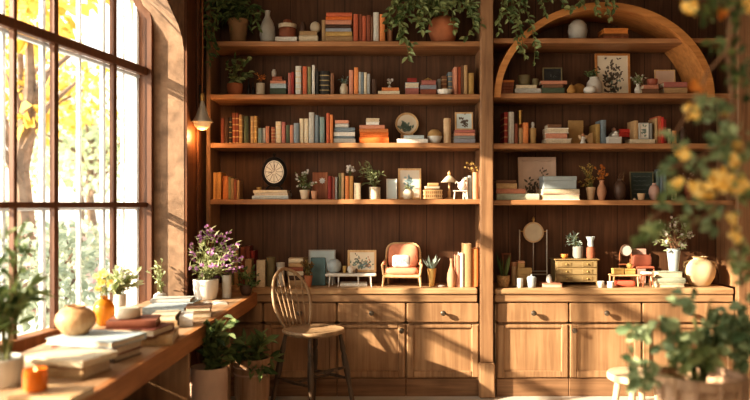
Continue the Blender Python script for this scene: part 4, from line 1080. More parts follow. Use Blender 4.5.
frame('large framed dark flower print under the arch', 595.6,631,53, 5.66, z, 2.4, 'arch_wood', 'canvas_cream', [('ink_dark',70,-.12,.34,.7,.45,.12),('ink_dark',26,.15,.55,.6,.45,.08),('ink_green',18,0,.25,.6,.3,.1)], 21, mount=.6, tilt=3)
plant('flower_vase', 'small white vase of spiky pale flowers beside large print', 'vase', (634.4,641.4,84), (631,648,72,86), 5.53, z, 82, mat='leaf_pale', potk='vase', potmat='ceramic_white', stems=15, lps=4, L=.035, W=.009, soil=False, flowers=('petal_white', .016, 1))
zz = stack([(643.6,658.4,84.8,'salmon'),(642.4,659,88.8,'brown')], z, 'of the two-book pile under the red dish', G)
vessel('red_dish', 'rounded reddish dish on the pinkish two-book pile', 'dish', 647,657.6,79.4, 5.54, zz+.001, 'bowl', 'leather_red')
zz = stack([(663.6,686.6,82,'pink'),(664.4,687,87.4,'tan')], z, 'of the two-book pile by the arch end', G)
frame('small blank white picture resting behind the arch-end books', 655.6,676.4,69.4, 5.68, z, 1.2, 'pale_wood', 'canvas_pink')

z = ZSH['R3']; G = "books on the arched bookcase's third shelf"
uprights([(504.2,507.8,112.2,'red',1),(508.4,514.2,112,'pale'),(514.6,518,123.6,'rust'),(519,523,128,'tan'),(523.4,528.6,122.6,'orange')], z, 'in the row beside the ochre round jar', G)
vessel('brass_goblet', 'small brass goblet standing behind the rust upright book', 'goblet', 517.4,522.4,110.6, 5.69, z, 'tall', 'brass')
t = thing('round_jar', 'round ochre jar with pale finial after the orange book', 'jar', (X(532.8,5.51), 5.51, z+.0005))
r = 3.5*5.51/F; h = Z(128.4,5.51)-z
MB().lathe(prof('tub', r, h), n=22).build('body', 'kraft', t)
MB().lathe([(0,h),(r*.6,h),(r*.4,h+.012),(r*.55,h+.028),(r*.4,h+.044),(0,h+.05)], n=14).build('finial', 'ceramic_grey', t)
stack([(548,561.4,124,'brown'),(547,569,127.8,'white','p'),(546,567.4,133.2,'salmon'),(546.4,572,138.4,'white','p')], z, 'of the white-edged stack before kraft board', G, 5.46)
block('kraft_board', 'square ochre card board propped behind small angel figurine', 'board', 568.4,583.6,120.4, 5.62, z, .02, 'kraft', .003)
t = thing('angel_figurine', 'tiny white angel figurine with brown head and wings', 'figurine', (X(583,5.47), 5.47, z+.0005))
MB().lathe([(0,0),(.020,0),(.021,.004),(.013,.035),(.009,.052),(.006,.058),(0,.059)], n=16).build('gown', 'ceramic_white', t)
MB().sphere((0,0,.068), .0115, 14, 9).build('head', 'terracotta_pale', t)
for sx in (-1,1):
    m = MB(); superell(m, (sx*.019,.008,.05), (.013,.004,.020), .9, .9, 12, 8, Matrix.Rotation(R(sx*25),4,'Y')); m.build('wing', 'ceramic_sand', t)
    MB().tube([(sx*.009,-.002,.05),(sx*.013,-.012,.038),(sx*.003,-.017,.036)], .0035, 6).build('arm', 'ceramic_white', t)
t = thing('round_tray', 'round tan wooden tray propped beside the slate book', 'tray', (X(593,5.60), 5.60, z+.001), rx=R(-8))
r = 6.4*5.6/F; Mx = Matrix.Translation((0,0,r)) @ Matrix.Rotation(R(90),4,'X')
MB().lathe([(0,0),(r,0),(r,.012),(r*.9,.012),(r*.86,.006),(0,.006)], n=28, M=Mx).build('dish', 'pale_wood', t)
uprights([(595.8,600.2,124,'gold'),(601.2,606.4,120,'slate')], z, 'of the pair between tray and white box', G, 5.52)
zt = Z(136.6,5.46)
lidded_box('white_box', 'small white lidded box beside the slate upright book', 'box', 608,622,136.6, 5.46, z, .12, 'ceramic_white', 'ceramic_white')
m = MB(); superell(m, (0,0,.016), (.027,.022,.016), .9, .9); superell(m, (.004,-.002,.034), (.015,.014,.012), .9, .9)
o = m.build('white_shell', 'ceramic_white', None, (X(615,5.52), 5.51, zt+.001)); tag(o, 'white shell lying on the small white box', 'shell')
t = thing('seated_figurine', 'grey-brown seated figurine behind the small white box', 'figurine', (X(613,5.66), 5.66, z+.0005))
m = MB(); m.lathe([(0,0),(.040,0),(.042,.03),(.030,.07),(.022,.10),(.010,.112),(0,.113)], n=18); m.build('body', 'ceramic_grey', t)
MB().sphere((.004,-.004,.126), .017, 14, 9).build('head', 'ceramic_pink', t)
for sx in (-1,1): MB().tube([(sx*.024,0,.09),(sx*.04,-.02,.06),(sx*.012,-.035,.05)], [.009,.008,.006], 7).build('arm', 'ceramic_grey', t)
zz = stack([(619.6,632,128.8,'scarlet'),(619,632.4,133,'scarlet'),(622.8,631.6,137,'dark')], z, 'of the scarlet pile by small framed print', G, 5.60)
zz = stack([(630.6,655.4,139,'cream')], z, 'under the small framed leaf print', G, 5.455)
frame('small white-framed leaf print on a flat cream book', 639.2,649.4,123, 5.49, zz, 1.2, 'ceramic_grey', 'paper', [('ink_green',18,0,.45,.4,.3,.2)], 5, tilt=3)
uprights([(634,638.4,120.6,'tan'),(649.8,652.6,123.2,'grey')], zz, 'flanking the small framed leaf print', G, 5.50)
uprights([(656,657.6,118,'tan'),(657.8,661.6,116,'redo'),(661.8,664.2,117,'scarlet'),(664.4,666.6,119.4,'red')], z, 'in the bright red row, third right shelf', G, 5.47)
for px0, px1, yt, mt_, la in ((667.8,670.8,129,'wax','slim cream candle beside the bright red books'), (672,676.4,131,'orange_glaze','short orange candle beside the slim cream candle')):
    k_ = 5.5/F; r = (px1-px0)/2*k_; h = Z(yt,5.5)-z
    t = thing('pillar_candle', la, 'candle', (X((px0+px1)/2,5.5), 5.5, z+.0005))
    MB().lathe([(0,0),(r,0),(r,h),(r*.7,h-.003),(0,h-.006)], n=18).build('body', mt_, t)
    MB().tube([(0,0,h-.006),(.001,0,h+.010)], .0012, 5).build('wick', 'black_metal', t)
vessel('small_jar', 'dark little jar after the short orange candle', 'jar', 679,687,127, 5.52, z, 'jar', 'ceramic_dark')

z = ZSH['R4']; G = "books on the arched bookcase's fourth shelf"
stack([(496.6,516.4,180,'brown'),(496.4,516.8,183.2,'tan'),(496.4,525.4,188.6,'salmon'),(496.6,539,193.6,'sage')], z, 'of the stack beside the middle pilaster', G, 5.46)
frame('large pale-framed house sketch, fourth right shelf', 518.6,556.8,157, 5.66, z, 4.2, 'canvas_pink', 'canvas_pink', [('ink_dark',40,-.35,.16,.5,.25,.13),('ink_dark',8,.4,.62,.25,.15,.09),('ink_rust',16,.3,.12,.6,.2,.11)], 23, tilt=4)
zz = stack([(542.8,579.4,189,'cream'),(542,580,193.8,'white','p')], z, 'of the pair under the pale blue box', G, 5.46)
lidded_box('pale_box', 'pale blue-grey box lying on cream and white books', 'box', 543.4,577,176.2, 5.47, zz+.0005, .15, 'ceramic_blue', 'ceramic_blue')
plant('potted_plant', 'tan pot of dry yellow-green sprigs, fourth right shelf', 'plant', (586,595.4,187.2), (576,598,163,188), 5.54, z, 91, mat='petal_gold', potk='pot', potmat='ceramic_sand', stems=20, lps=8, L=.022, W=.012)
plant('flower_vase', 'terracotta vase holding orange blossoms, fourth right shelf', 'vase', (597,606.4,180.4), (594,609,165,182), 5.53, z, 92, mat='petal_orange', potk='vase', potmat='terracotta_pale', stems=12, lps=4, L=.022, W=.012, soil=False, flowers=('petal_orange', .02, 1), stemmat='stem_brown')
plant('twig_vase', 'round dark brown vase with two thin twigs', 'vase', (613.6,626.8,178.6), (614,626,169,180), 5.55, z, 93, mat='leaf_brown', potk='round', potmat='ceramic_dark', stems=5, lps=2, L=.02, W=.006, soil=False, stemmat='stem_brown')
o = frame('dark green slate sign with faint chalk lines', 630.8,654.4,171.6, 5.62, z, 1.0, 'ceramic_olive', 'green_board', None, name='slate_sign', cat='sign')
pic = [c for c in o.children if c.name.startswith('picture')][0]
w_ = 23.6*5.62/F; h = Z(171.6,5.62)-z
for r_ in range(5):
    zz_ = h*(.82-.15*r_); m = MB()
    m.tube([(-w_*.36+w_*.72*i/24, .0052, zz_+.0035*math.sin(i*2.1+r_)+.003*math.sin(i*.9)) for i in range(25 if r_ % 2 == 0 else 19)], .0014, 4)
    m.build('chalk_line', 'chalk', pic)
vessel('small_dish', 'tiny tan footed dish before the slate sign', 'dish', 637.4,645,193.4, 5.46, z, 'cup', 'ceramic_sand')
o = MB().lathe([(0,0),(.011,0),(.012,.006),(.006,.014),(0,.016)], n=14).build('dish_lid', 'ceramic_sand', None, (X(634.6,5.46), 5.46, z+.0005)); tag(o, 'tiny tan knob lid lying beside the footed dish', 'lid')
vessel('pinkish_vase', 'round pinkish vase before the slate sign corner', 'vase', 648.8,659.4,183.2, 5.49, z, 'round', 'ceramic_pink')
uprights([(656.2,660,171.4,'teal'),(660.8,663.4,169,'slate'),(663.6,666.8,168.4,'teal')], z, 'in the teal trio behind the pinkish vase', G, 5.63)
vessel('small_candle_cup', 'small cream candle cup beside the teal books', 'cup', 671.6,676.4,190.6, 5.50, z, 'cyl', 'wax')
plant('twig_vase', 'reddish-brown pot with upright bare branching twigs', 'vase', (684,699,184.6), (682,694,160,186), 5.55, z, 94, mat='petal_pink', potk='bowl', potmat='terracotta_dark', stems=9, lps=3, L=.018, W=.006, stemmat='stem_brown', sr=.0028)

# ================================================================== RIGHT WORKTOP
z = ZC; G = 'books on the right worktop'
plant('snake_plant', 'dark spiky snake plant in a tan round basket pot', 'plant', (496.6,510,275.4), (495,512,253,277), 5.47, z, 95, potk='tub', potmat='wicker', stems=0, lps=0)
sp_ = [o for o in bpy.data.objects if o.name.startswith('snake_plant')][0]
m = MB(); rg = random.Random(19); h = Z(275.4,5.47)-z
for i in range(16):
    a = rg.uniform(0,6.28); rr = rg.uniform(0,.026)
    m.leaf((rr*math.cos(a), rr*math.sin(a), h*.8), (.22*math.cos(a), .22*math.sin(a), 1), (math.sin(a),-math.cos(a),0), rg.uniform(.13,.2), .02, .2, -.03)
m.build('foliage', 'leaf_dark', sp_, flat=True)
frame('thin reddish-brown empty-looking frame behind the snake plant', 502.4,511.8,253.4, 5.68, z, 1.7, 'red_wood', 'back_plain')
canister('slim tan lidded canister beside the snake plant', 511.4,517,262, 5.56, 'ceramic_sand', 'terracotta_pale')
lidded_box('kraft_box', 'brown card box standing behind the white tins', 'box', 517.4,532,268, 5.50, z, .08, 'kraft', 'kraft')
lidded_box('kraft_box', 'smaller brown card box topping the card box', 'box', 517.8,525,261, 5.50, Z(268,5.50)+.001, .07, 'kraft', 'terracotta_pale')
vessel('white_tin', 'small white tin beneath the round mirror stand', 'tin', 516.2,523,278.2, 5.44, z, 'cyl', 'ceramic_white')
t = thing('storage_jar', 'pale grey-green lidded pot beside the white tin', 'jar', (X(531.6,5.45), 5.45, z+.0005))
r = 4.7*5.45/F; h = Z(277.4,5.45)-z
MB().lathe(prof('tub', r, h), n=22).build('body', 'ceramic_blue', t)
MB().lathe([(0,h+.0005),(r*.98,h+.0005),(r*.7,h+.008),(r*.2,h+.012),(r*.25,h+.02),(0,h+.024)], n=18).build('lid', 'ceramic_blue', t)
# mirror stand
t = thing('round_mirror', 'round cream disc hung in a thin wooden stand with finial', 'mirror', (X(533.2,5.67), 5.67, z+.0005))
k_ = 5.67/F
zd = Z(232.4,5.67)-z; r = 10.4*k_; pw_ = 13.6*k_
Mx = Matrix.Translation((0,0,zd)) @ Matrix.Rotation(R(90),4,'X')
MB().lathe([(0,0),(r*.98,0),(r,.006),(r*.98,.016),(r*.86,.018),(r*.84,.010),(0,.010)], n=36, M=Mx).build('rim', 'ceramic_sand', t)
MB().lathe([(0,.0105),(r*.84,.0105),(r*.84,.0115),(0,.0115)], n=36, M=Mx).build('disc', 'ceramic_cream', t)
MB().lathe([(0,0),(.010,0),(.006,.008),(.012,.02),(.008,.034),(0,.045)], (0,-.008,zd+r-.002), 12).build('finial', 'brass', t)
for sx in (-1,1):
    MB().tube([(sx*pw_,0,zd+.02),(sx*pw_,0,.22),(sx*pw_*1.02,0,.05)], .0055, 8).build('post', 'steel', t)
    MB().tube([(sx*pw_*1.02,-.05,.006),(sx*pw_*1.02,0,.055),(sx*pw_*1.02,.05,.006)], .006, 8).build('foot', 'steel', t)
    MB().tube([(sx*pw_,0,zd+.008),(sx*r*.97,-.006,zd+.008)], .004, 6).build('pivot', 'brass', t)
MB().tube([(-pw_,0,.075),(pw_,0,.075)], .005, 8).build('crossbar', 'steel', t)
MB().tube([(-pw_,0,.10),(pw_,0,.10)], .004, 8).build('crossbar', 'steel', t)
MB().tube([(0,0,.10),(0,-.004,zd-r+.004)], .003, 6).build('strut', 'steel', t)
vessel('small_dish', 'tiny grey dish at the mirror stand\'s outer foot', 'dish', 546.4,552,274.4, 5.50, z, 'urn', 'ceramic_grey')
zz = stack([(543,562.8,283.6,'salmon','p')], z, 'lying before the miniature chest', G, 5.42)
# chest
t = thing('miniature_chest', 'ornate miniature chest of drawers in tan-gold wood', 'chest of drawers', (X(577,5.54), 5.54, z+.0005))
k_ = 5.54/F; cw = 21*k_; c0, c1 = Z(282.4,5.54)-z, Z(259,5.54)-z
MB().box((-cw,.004,c0),(cw,.17,c1-.012),.003).build('carcass', 'chest_wood', t)
MB().box((-cw-.012,-.008,c1-.0115),(cw+.012,.175,c1),.004).build('top', 'chest_wood', t)
for sx in (-1,1):
    for y_ in (.006,.155): MB().tube([(sx*(cw-.008),y_,c0+.002),(sx*(cw-.004),y_,0)], [.008,.005], 7).build('leg', 'chest_wood', t)
dh = (c1-.012-c0)/3
for i in range(3):
    a0 = c0+dh*i+.004; a1 = c0+dh*(i+1)-.003
    d = MB().box((-cw+.008,-.001,a0),(cw-.008,.0038,a1),.0015).build('drawer', 'chest_drawer', t)
    for sx in (-.5,.5):
        MB().box((sx*cw*1.0-.038,-.004,a0+.008),(sx*cw*1.0+.038,-.0012,a1-.008),.001).build('inlay', 'chest_wood', d)
        MB().sphere((sx*cw, -.008, (a0+a1)/2), .006, 10, 7).build('knob', 'brass', d)
tt = z+c1+.001
vessel('orange_bowl', 'little orange-brown bowl on the miniature chest', 'bowl', 560,568,254, 5.60, tt, 'bowl', 'orange_glaze')
plant('potted_succulent', 'blue-grey spiky succulent in grey pot on miniature chest', 'plant', (572.8,583,246.2), (563,583,231,250), 5.62, tt, 96, mat='leaf_succulent', potk='cyl', potmat='ceramic_stone', stems=30, lps=5, L=.03, W=.009)
t = thing('collared_vase', 'brown vase with white collar on the miniature chest', 'vase', (X(590.6,5.61), 5.61, tt))
k_ = 5.61/F
hb_ = Z(246.4,5.61)-tt; ht_ = Z(236.6,5.61)-tt
MB().lathe([(0,0),(4*k_,0),(4.6*k_,hb_*.4),(4.2*k_,hb_*.85),(3.2*k_,hb_),(0,hb_)], n=20).build('body', 'terracotta_dark', t)
MB().lathe([(0,hb_+.0005),(3.2*k_,hb_+.0005),(2.8*k_,hb_*.5+ht_*.5),(4.6*k_,ht_),(4.2*k_,ht_),(2.2*k_,hb_*.5+ht_*.5),(0,hb_*.5+ht_*.5)], n=20).build('collar', 'ceramic_blue', t)
vessel('white_cup', 'tiny white cup at the miniature chest foot', 'cup', 597,604.2,281, 5.43, z, 'cup', 'ceramic_white')
vessel('white_cup', 'tiny white cup touching the miniature table leg', 'cup', 607,613.8,281.4, 5.43, z, 'cyl', 'ceramic_white')
# mini table with gold boxes
t = thing('miniature_table', 'small wooden miniature table holding gold boxes', 'table', (X(624,5.52), 5.52, z+.0005))
k_ = 5.52/F; tz = Z(274.4,5.52)-z; tw = 13.6*k_
MB().box((-tw,-.05,tz-.012),(tw,.06,tz),.004).build('tabletop', 'pale_wood', t)
for sx in (-1,1):
    for y_ in (-.04,.05): MB().tube([(sx*tw*.86,y_,tz-.011),(sx*tw*.9,y_*1.05,0)], [.007,.005], 7).build('leg', 'pale_wood', t)
lidded_box('gold_box', 'yellow-gold box on the small table, nearer the chest', 'box', 613.6,624.4,268.6, 5.52, z+tz+.001, .06, 'gold_box', 'gold_box')
lidded_box('gold_box', 'yellow-gold box on the small table, nearer the stool', 'box', 625,636,268.8, 5.52, z+tz+.001, .06, 'gold_box', 'gold_box')
vessel('gold_vase', 'tiny yellow vase standing on the gold boxes', 'vase', 626.4,632.2,263, 5.55, Z(268.8,5.52)+.002, 'urn', 'gold_box')
m = MB(); superell(m, (0,0,.022), (.072,.045,.022), .35, .3, 24, 10); o = m.build('red_cushion', 'cushion_red', None, (X(624.4,5.52), 5.52, z+.0005)); tag(o, 'coral red box cushion under the small wooden table', 'cushion')
t = thing('desk_clock', 'round grey desk clock on a thin wooden stand', 'clock', (X(625.4,5.68), 5.68, z+.0005))
k_ = 5.66/F; zc_ = Z(250.6,5.66)-z; r = 6.2*k_
Mx = Matrix.Translation((.003,0,zc_)) @ Matrix.Rotation(R(90),4,'X')
MB().lathe([(0,0),(r*.95,0),(r,.01),(r*.95,.02),(r*.85,.022),(r*.82,.016),(0,.016)], n=28, M=Mx).build('case', 'ceramic_dark', t)
MB().lathe([(0,.0165),(r*.82,.0165),(r*.82,.018),(0,.018)], n=28, M=Mx).build('face', 'ceramic_grey', t)
for sx in (-1,1): MB().tube([(sx*.04,.01,zc_+.002),(sx*.046,.01,.0)], .005, 7).build('post', 'red_wood', t)
MB().box((-.052,-.004,.145),(.052,.03,.155),.003).build('shelf', 'red_wood', t)
t = thing('miniature_chair', 'miniature wooden chair with red-brown leather back', 'chair', (X(641.8,5.62), 5.62, z+.0005))
k_ = 5.62/F; zb0, zb1 = Z(267,5.6)-z, Z(254.6,5.6)-z
m = MB(); superell(m, (0,.0,(zb0+zb1)/2), (9.7*k_,.020,(zb1-zb0)/2), .5, .5, 26, 12, Matrix.Rotation(R(0),4,'X')); m.build('backrest', 'leather_red', t)
for sx in (-1,1):
    MB().tube([(sx*8.6*k_,.012,0),(sx*8.6*k_,.016,.14),(sx*9.4*k_,.024,zb1+.004)], .0058, 7).build('rear_post', 'red_wood', t)
    MB().tube([(sx*8.6*k_,-.075,0),(sx*8.6*k_,-.07,.128)], .0055, 7).build('leg', 'red_wood', t)
MB().box((-9.1*k_,-.08,.129),(9.1*k_,.02,.146),.005).build('seat', 'leather_red', t)
lidded_box('tan_box', 'flat tan box behind the red leather chair back', 'box', 632.6,646.4,249, 5.705, z, .045, 'ceramic_pink', 'ceramic_pink')
t = thing('miniature_stool', 'tiny wooden stool with cushioned white seat', 'stool', (X(646.8,5.46), 5.46, z+.0005))
k_ = 5.46/F; zs = Z(272,5.46)-z
m = MB(); superell(m, (0,0,zs-.008), (5.8*k_,.036,.012), .6, .5, 22, 10); m.build('seat', 'ceramic_white', t)
MB().box((-5.4*k_,-.033,zs-.026),(5.4*k_,.033,zs-.018),.003).build('apron', 'red_wood', t)
for sx in (-1,1):
    for y_ in (-.024,.024): MB().tube([(sx*3.6*k_,y_,zs-.026),(sx*5.4*k_,y_*1.2,0)], [.006,.0045], 7).build('leg', 'red_wood', t)
zz = stack([(658.4,683.4,272,'sage','p'),(656,685.4,278,'sage'),(655.4,684.4,283.2,'cream','p')], z, 'of the stack under the tall flower vase', G, 5.46)
plant('flower_vase', 'tall grey-white vase of twiggy dried flowers on three books', 'vase', (666.8,680.4,248.4), (652,692,217,252), 5.54, zz+.001, 97, mat='leaf_pale', potk='tall', potmat='ceramic_blue', stems=40, lps=5, L=.04, W=.013, soil=False, stemmat='stem_brown', flowers=('petal_white', .022, 1), ry=.14, start=.55)
t = thing('handled_urn', 'large round cream urn with small side handle, right worktop', 'urn', (X(699.4,5.56), 5.56, z+.0005))
k_ = 5.56/F; r = 15.2*k_; h = Z(256.4,5.56)-z
MB().lathe(prof('urn', r, h), n=40).build('body', 'urn_cream', t)
for sx in (-1,1):
    MB().tube([(sx*r*.72,0,h*.84),(sx*r*1.0,0,h*.80),(sx*r*1.04,0,h*.68),(sx*r*.93,0,h*.62)], .008, 8).build('handle', 'urn_cream', t)
vessel('dark_jug', 'dark brown jug behind the large cream urn', 'jug', 710,719,262, 5.66, z, 'bottle', 'ceramic_dark')

# ================================================================== CHAIR
t = thing('windsor_chair', 'spindle-backed wooden chair with dark legs beside the window counter', 'chair', (X(313,4.95), 4.95, 0), rz=R(-134))
SH_ = EYE - (328.5-CY)*4.95/F
m = MB(); prof_s = []
vs, fs = [], []
N = 40
def ring(sc_, z_):
    o_ = len(vs)
    for i in range(N):
        a = 2*math.pi*i/N; c_, s_ = math.cos(a), math.sin(a)
        x_ = .205*math.copysign(abs(c_)**.8, c_)*(1 - .10*(s_ < 0)*abs(s_)); y_ = .200*math.copysign(abs(s_)**.8, s_)
        vs.append((x_*sc_, y_*sc_, z_))
    return list(range(o_, o_+N))
rings = [ring(.55, SH_-.036), ring(.9, SH_-.034), ring(.985, SH_-.022), ring(1, SH_-.010), ring(.97, SH_), ring(.7, SH_-.007), ring(.3, SH_-.010)]
for A, B in zip(rings, rings[1:]):
    for i in range(N): fs.append((A[i], A[(i+1)%N], B[(i+1)%N], B[i]))
fs += [tuple(rings[0][::-1]), tuple(rings[-1])]
m.add(vs, fs).build('seat', 'chair_wood', t, sharp=60)
def turned(p0, p1, r):
    p0, p1 = Vector(p0), Vector(p1); us = [0,.08,.2,.24,.28,.45,.62,.66,.70,.85,1]; rs = [.62,.75,1,.72,1.05,1.15,.85,.62,.9,.8,.55]
    return MB().tube([p0.lerp(p1, u) for u in us], [r*q for q in rs], 10)
legs = {}
for sx in (-1,1):
    for sy in (-1,1):
        a = Vector((sx*.135, sy*.125, SH_-.036)); b = Vector((sx*.195, sy*.205 if sy > 0 else sy*.215, 0))
        legs[(sx,sy)] = (a, b); turned(a, b, .0195).build('leg', 'chair_dark', t)
def at(l, u): return l[0].lerp(l[1], u)
mids = []
for sx in (-1,1):
    a, b = at(legs[(sx,-1)], .56), at(legs[(sx,1)], .56); mids.append((a+b)/2)
    MB().tube([a, (a+b)/2, b], [.008,.013,.008], 8).build('stretcher', 'chair_dark', t)
MB().tube([mids[0], (mids[0]+mids[1])/2, mids[1]], [.008,.012,.008], 8).build('stretcher', 'chair_dark', t)
a, b = at(legs[(-1,1)], .42), at(legs[(1,1)], .42); MB().tube([a, (a+b)/2, b], [.008,.012,.008], 8).build('stretcher', 'chair_dark', t)
BH = EYE - (269-CY)*5.12/F
def bow(u):
    """u from 0 to 1 around the hoop"""
    a = math.pi*(1-u); c_, s_ = math.cos(a), math.sin(a)
    if u < .2 or u > .8:
        q = min(u, 1-u)/.2; hx = .108 + .056*math.sin(q*math.pi/2); c2 = math.copysign(1, .5-u)*-1; hz = .46*q; c_ = .9
        xx = hx*c2
    else:
        a = math.pi*(1-(u-.2)/.6); xx = .164*math.cos(a); hz = .46+.54*math.sin(a); c_ = math.cos(a)
    zz_ = SH_-.004 + (BH-SH_)*hz
    return Vector((xx, -.160 - .03*(1-abs(c_)) - .125*(zz_-SH_)/(BH-SH_), zz_))
MB().tube([bow(i/60) for i in range(61)], .0115, 10).build('back_bow', 'chair_wood', t)
for i in range(6):
    f = (i-2.5)/2.5
    xb, xt = f*.082, f*.124
    best = min((bow(k/200) for k in range(5,196)), key=lambda p: abs(p.x-xt) + (10 if p.z < SH_+.2 else 0))
    base = Vector((xb, -.172-.012*(1-f*f), SH_-.004))
    MB().tube([base, base.lerp(best,.35), base.lerp(best,.7), best], [.0045,.0062,.005,.0038], 7).build('spindle', 'chair_wood', t)

# ================================================================== PENDANT
t = thing('pendant_lamp', 'small lit metal pendant lamp hanging beside the window pier', 'lamp', (X(202.2,5.1), 5.1, 0))
k_ = 5.1/F; zr = Z(122,5.1); zt = Z(104,5.1)
rr = 10.2*k_
MB().lathe([(.012,zt+.02),(.018,zt),(.024,zt-.02),(rr*.62,zr+.045),(rr*.9,zr+.012),(rr*1.02,zr),(rr*.96,zr),(rr*.84,zr+.014),(rr*.56,zr+.043),(.016,zt-.022)], n=32).build('lamp_shade', 'steel', t)
MB().lathe([(0,zt+.075),(.010,zt+.074),(.017,zt+.06),(.017,zt+.022),(.013,zt+.0205),(0,zt+.0205)], n=18).build('socket', 'brass', t)
MB().lathe([(0,zr-.058),(.03,zr-.052),(rr*.72,zr-.03),(rr*.86,zr-.004),(rr*.8,zr+.004),(0,zr+.006)], n=26).build('bulb', 'bulb_glow', t)
MB().tube([(0,0,zt+.07),(.003,0,zt+.3),(0,0,CEIL-.001)], .006, 8).build('cord', 'frame_brown', t)
m = MB().lathe([(rr*1.06,zr-.003),(rr*1.1,zr),(rr*1.06,zr+.004),(rr*1.02,zr)], n=28); m.build('rim', 'steel', t)
t = thing('wall_bracket', 'black metal plate on the wall behind pendant lamp', 'bracket', (WX+.041, 5.235, Z(94,5.2)))
MB().box((0,-.03,-.07),(.014,.03,.07),.004).build('plate', 'black_metal', t)
MB().tube([(.012,0,.02),(.03,0,.02),(.034,0,.045)], .006, 7).build('hook', 'black_metal', t)
pl_ = bpy.data.lights.new('pendant_bulb', 'POINT'); pl_.energy = 5; pl_.color = (1,.5,.18); pl_.shadow_soft_size = .04
po = bpy.data.objects.new('pendant_bulb', pl_); COL.objects.link(po); po.location = (X(202.2,5.1)+.0, 5.1, zr-.10)

# ================================================================== WINDOW COUNTER
z = ZW
def wbook(label, px, Y, w, d, th, col, z0, rz, pages=False):
    o = make_book(label, 'books lying on the window counter', (X(px, Y), Y, z0+.0006), th, d, w, col, lying=True, pages=pages, rz=R(rz))
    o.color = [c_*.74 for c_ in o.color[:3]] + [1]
    return z0+th+.001
def wplant(*a, **k): return plant(*a, **k)
plant('lavender_planter', 'white pot of purple flowering lavender on the window counter', 'plant', (193,218.6,279), (178,250,225,288), 5.0, z, 101, potk='tub', potmat='ceramic_white', mat='leaf_bright', stems=54, lps=9, L=.05, W=.012, start=.2, flowers=('petal_purple', .019, 4), lim=(-.095,.28,-.26,.16,.04,.5), ry=.2)
vessel('white_bottle', 'slim white frosted jar beside the lavender pot', 'jar', 222,231.4,275, 5.06, z, 'cyl', 'ceramic_grey')
plant('herb_pot', 'low dark pot with bushy green herbs at the counter end', 'plant', (240,252,285), (232,262,267,292), 5.20, z, 102, potk='bowl', potmat='ceramic_dark', mat='leaf_mid', stems=20, lps=6, L=.035, W=.018, lim=(-.15,.14,-.14,.09,.02,.22))
plant('sprig_vase', 'small round white vase of dry sprigs beside the window frame', 'vase', (153.4,167,291.6), (143,170,256,293), 4.86, z, 103, potk='round', potmat='ceramic_white', mat='leaf_bright', stems=13, lps=5, L=.032, W=.016, soil=False, ry=.05, stemmat='stem_green', lim=(-.10,.2,-.2,.06,.03,.4))
plant('white_flower_pot', 'slender white pot of pale green leaves behind amber vase', 'plant', (113.6,126,294), (99,142,266,296), 4.15, z, 104, potk='cyl', potmat='ceramic_white', mat='leaf_bright', stems=26, lps=7, L=.045, W=.024, flowers=('petal_white', .022, 1), ry=.08, lim=(-.09,.25,-.2,.1,.05,.4))
plant('amber_vase', 'amber glass vase of yellow blossoms before the window', 'vase', (93,114.6,296), (94,113,270,296), 3.92, z, 105, potk='round', potmat='amber_glass', mat='leaf_pale', stems=11, lps=1, L=.03, W=.014, soil=False, flowers=('petal_yellow', .026, 2), ry=.05)
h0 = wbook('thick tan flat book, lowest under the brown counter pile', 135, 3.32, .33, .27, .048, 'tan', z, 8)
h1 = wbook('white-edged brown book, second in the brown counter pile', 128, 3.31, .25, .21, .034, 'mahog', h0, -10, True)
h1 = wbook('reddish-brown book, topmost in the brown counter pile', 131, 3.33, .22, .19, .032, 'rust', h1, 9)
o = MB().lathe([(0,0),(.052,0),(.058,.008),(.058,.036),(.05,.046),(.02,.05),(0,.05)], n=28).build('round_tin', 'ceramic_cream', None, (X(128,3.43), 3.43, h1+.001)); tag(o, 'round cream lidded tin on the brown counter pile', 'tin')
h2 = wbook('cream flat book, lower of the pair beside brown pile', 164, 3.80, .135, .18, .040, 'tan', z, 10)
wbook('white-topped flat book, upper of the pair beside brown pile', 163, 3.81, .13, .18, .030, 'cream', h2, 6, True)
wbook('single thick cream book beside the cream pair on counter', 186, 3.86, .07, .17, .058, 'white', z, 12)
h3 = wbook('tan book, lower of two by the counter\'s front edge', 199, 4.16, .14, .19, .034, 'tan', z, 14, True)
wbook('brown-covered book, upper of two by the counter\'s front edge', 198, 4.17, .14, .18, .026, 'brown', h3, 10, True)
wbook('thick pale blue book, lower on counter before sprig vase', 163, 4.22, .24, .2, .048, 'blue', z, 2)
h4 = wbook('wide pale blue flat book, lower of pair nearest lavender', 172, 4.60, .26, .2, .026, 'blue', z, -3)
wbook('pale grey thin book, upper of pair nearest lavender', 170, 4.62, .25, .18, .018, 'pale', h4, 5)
t = thing('open_notebook', 'open notebook lying flat before the lavender pot', 'notebook', (X(213,4.76), 4.76, z+.0006), rz=R(18))
for s in (-1,1):
    m = MB(); vs = []
    for i in range(7):
        u = i/6; x_ = s*(.002+.085*u); zz_ = .004+.010*math.sin(math.pi*min(1,u*1.05))*(1-.4*u)
        vs += [(x_,-.07,0),(x_,-.07,zz_),(x_,.07,zz_),(x_,.07,0)]
    fs = []
    for i in range(6):
        for q_ in range(4): fs.append((i*4+q_, i*4+(q_+1)%4, (i+1)*4+(q_+1)%4, (i+1)*4+q_))
    fs += [(0,1,2,3),(24,25,26,27)]
    m.add(vs, fs).build('page_block', 'paper', t)
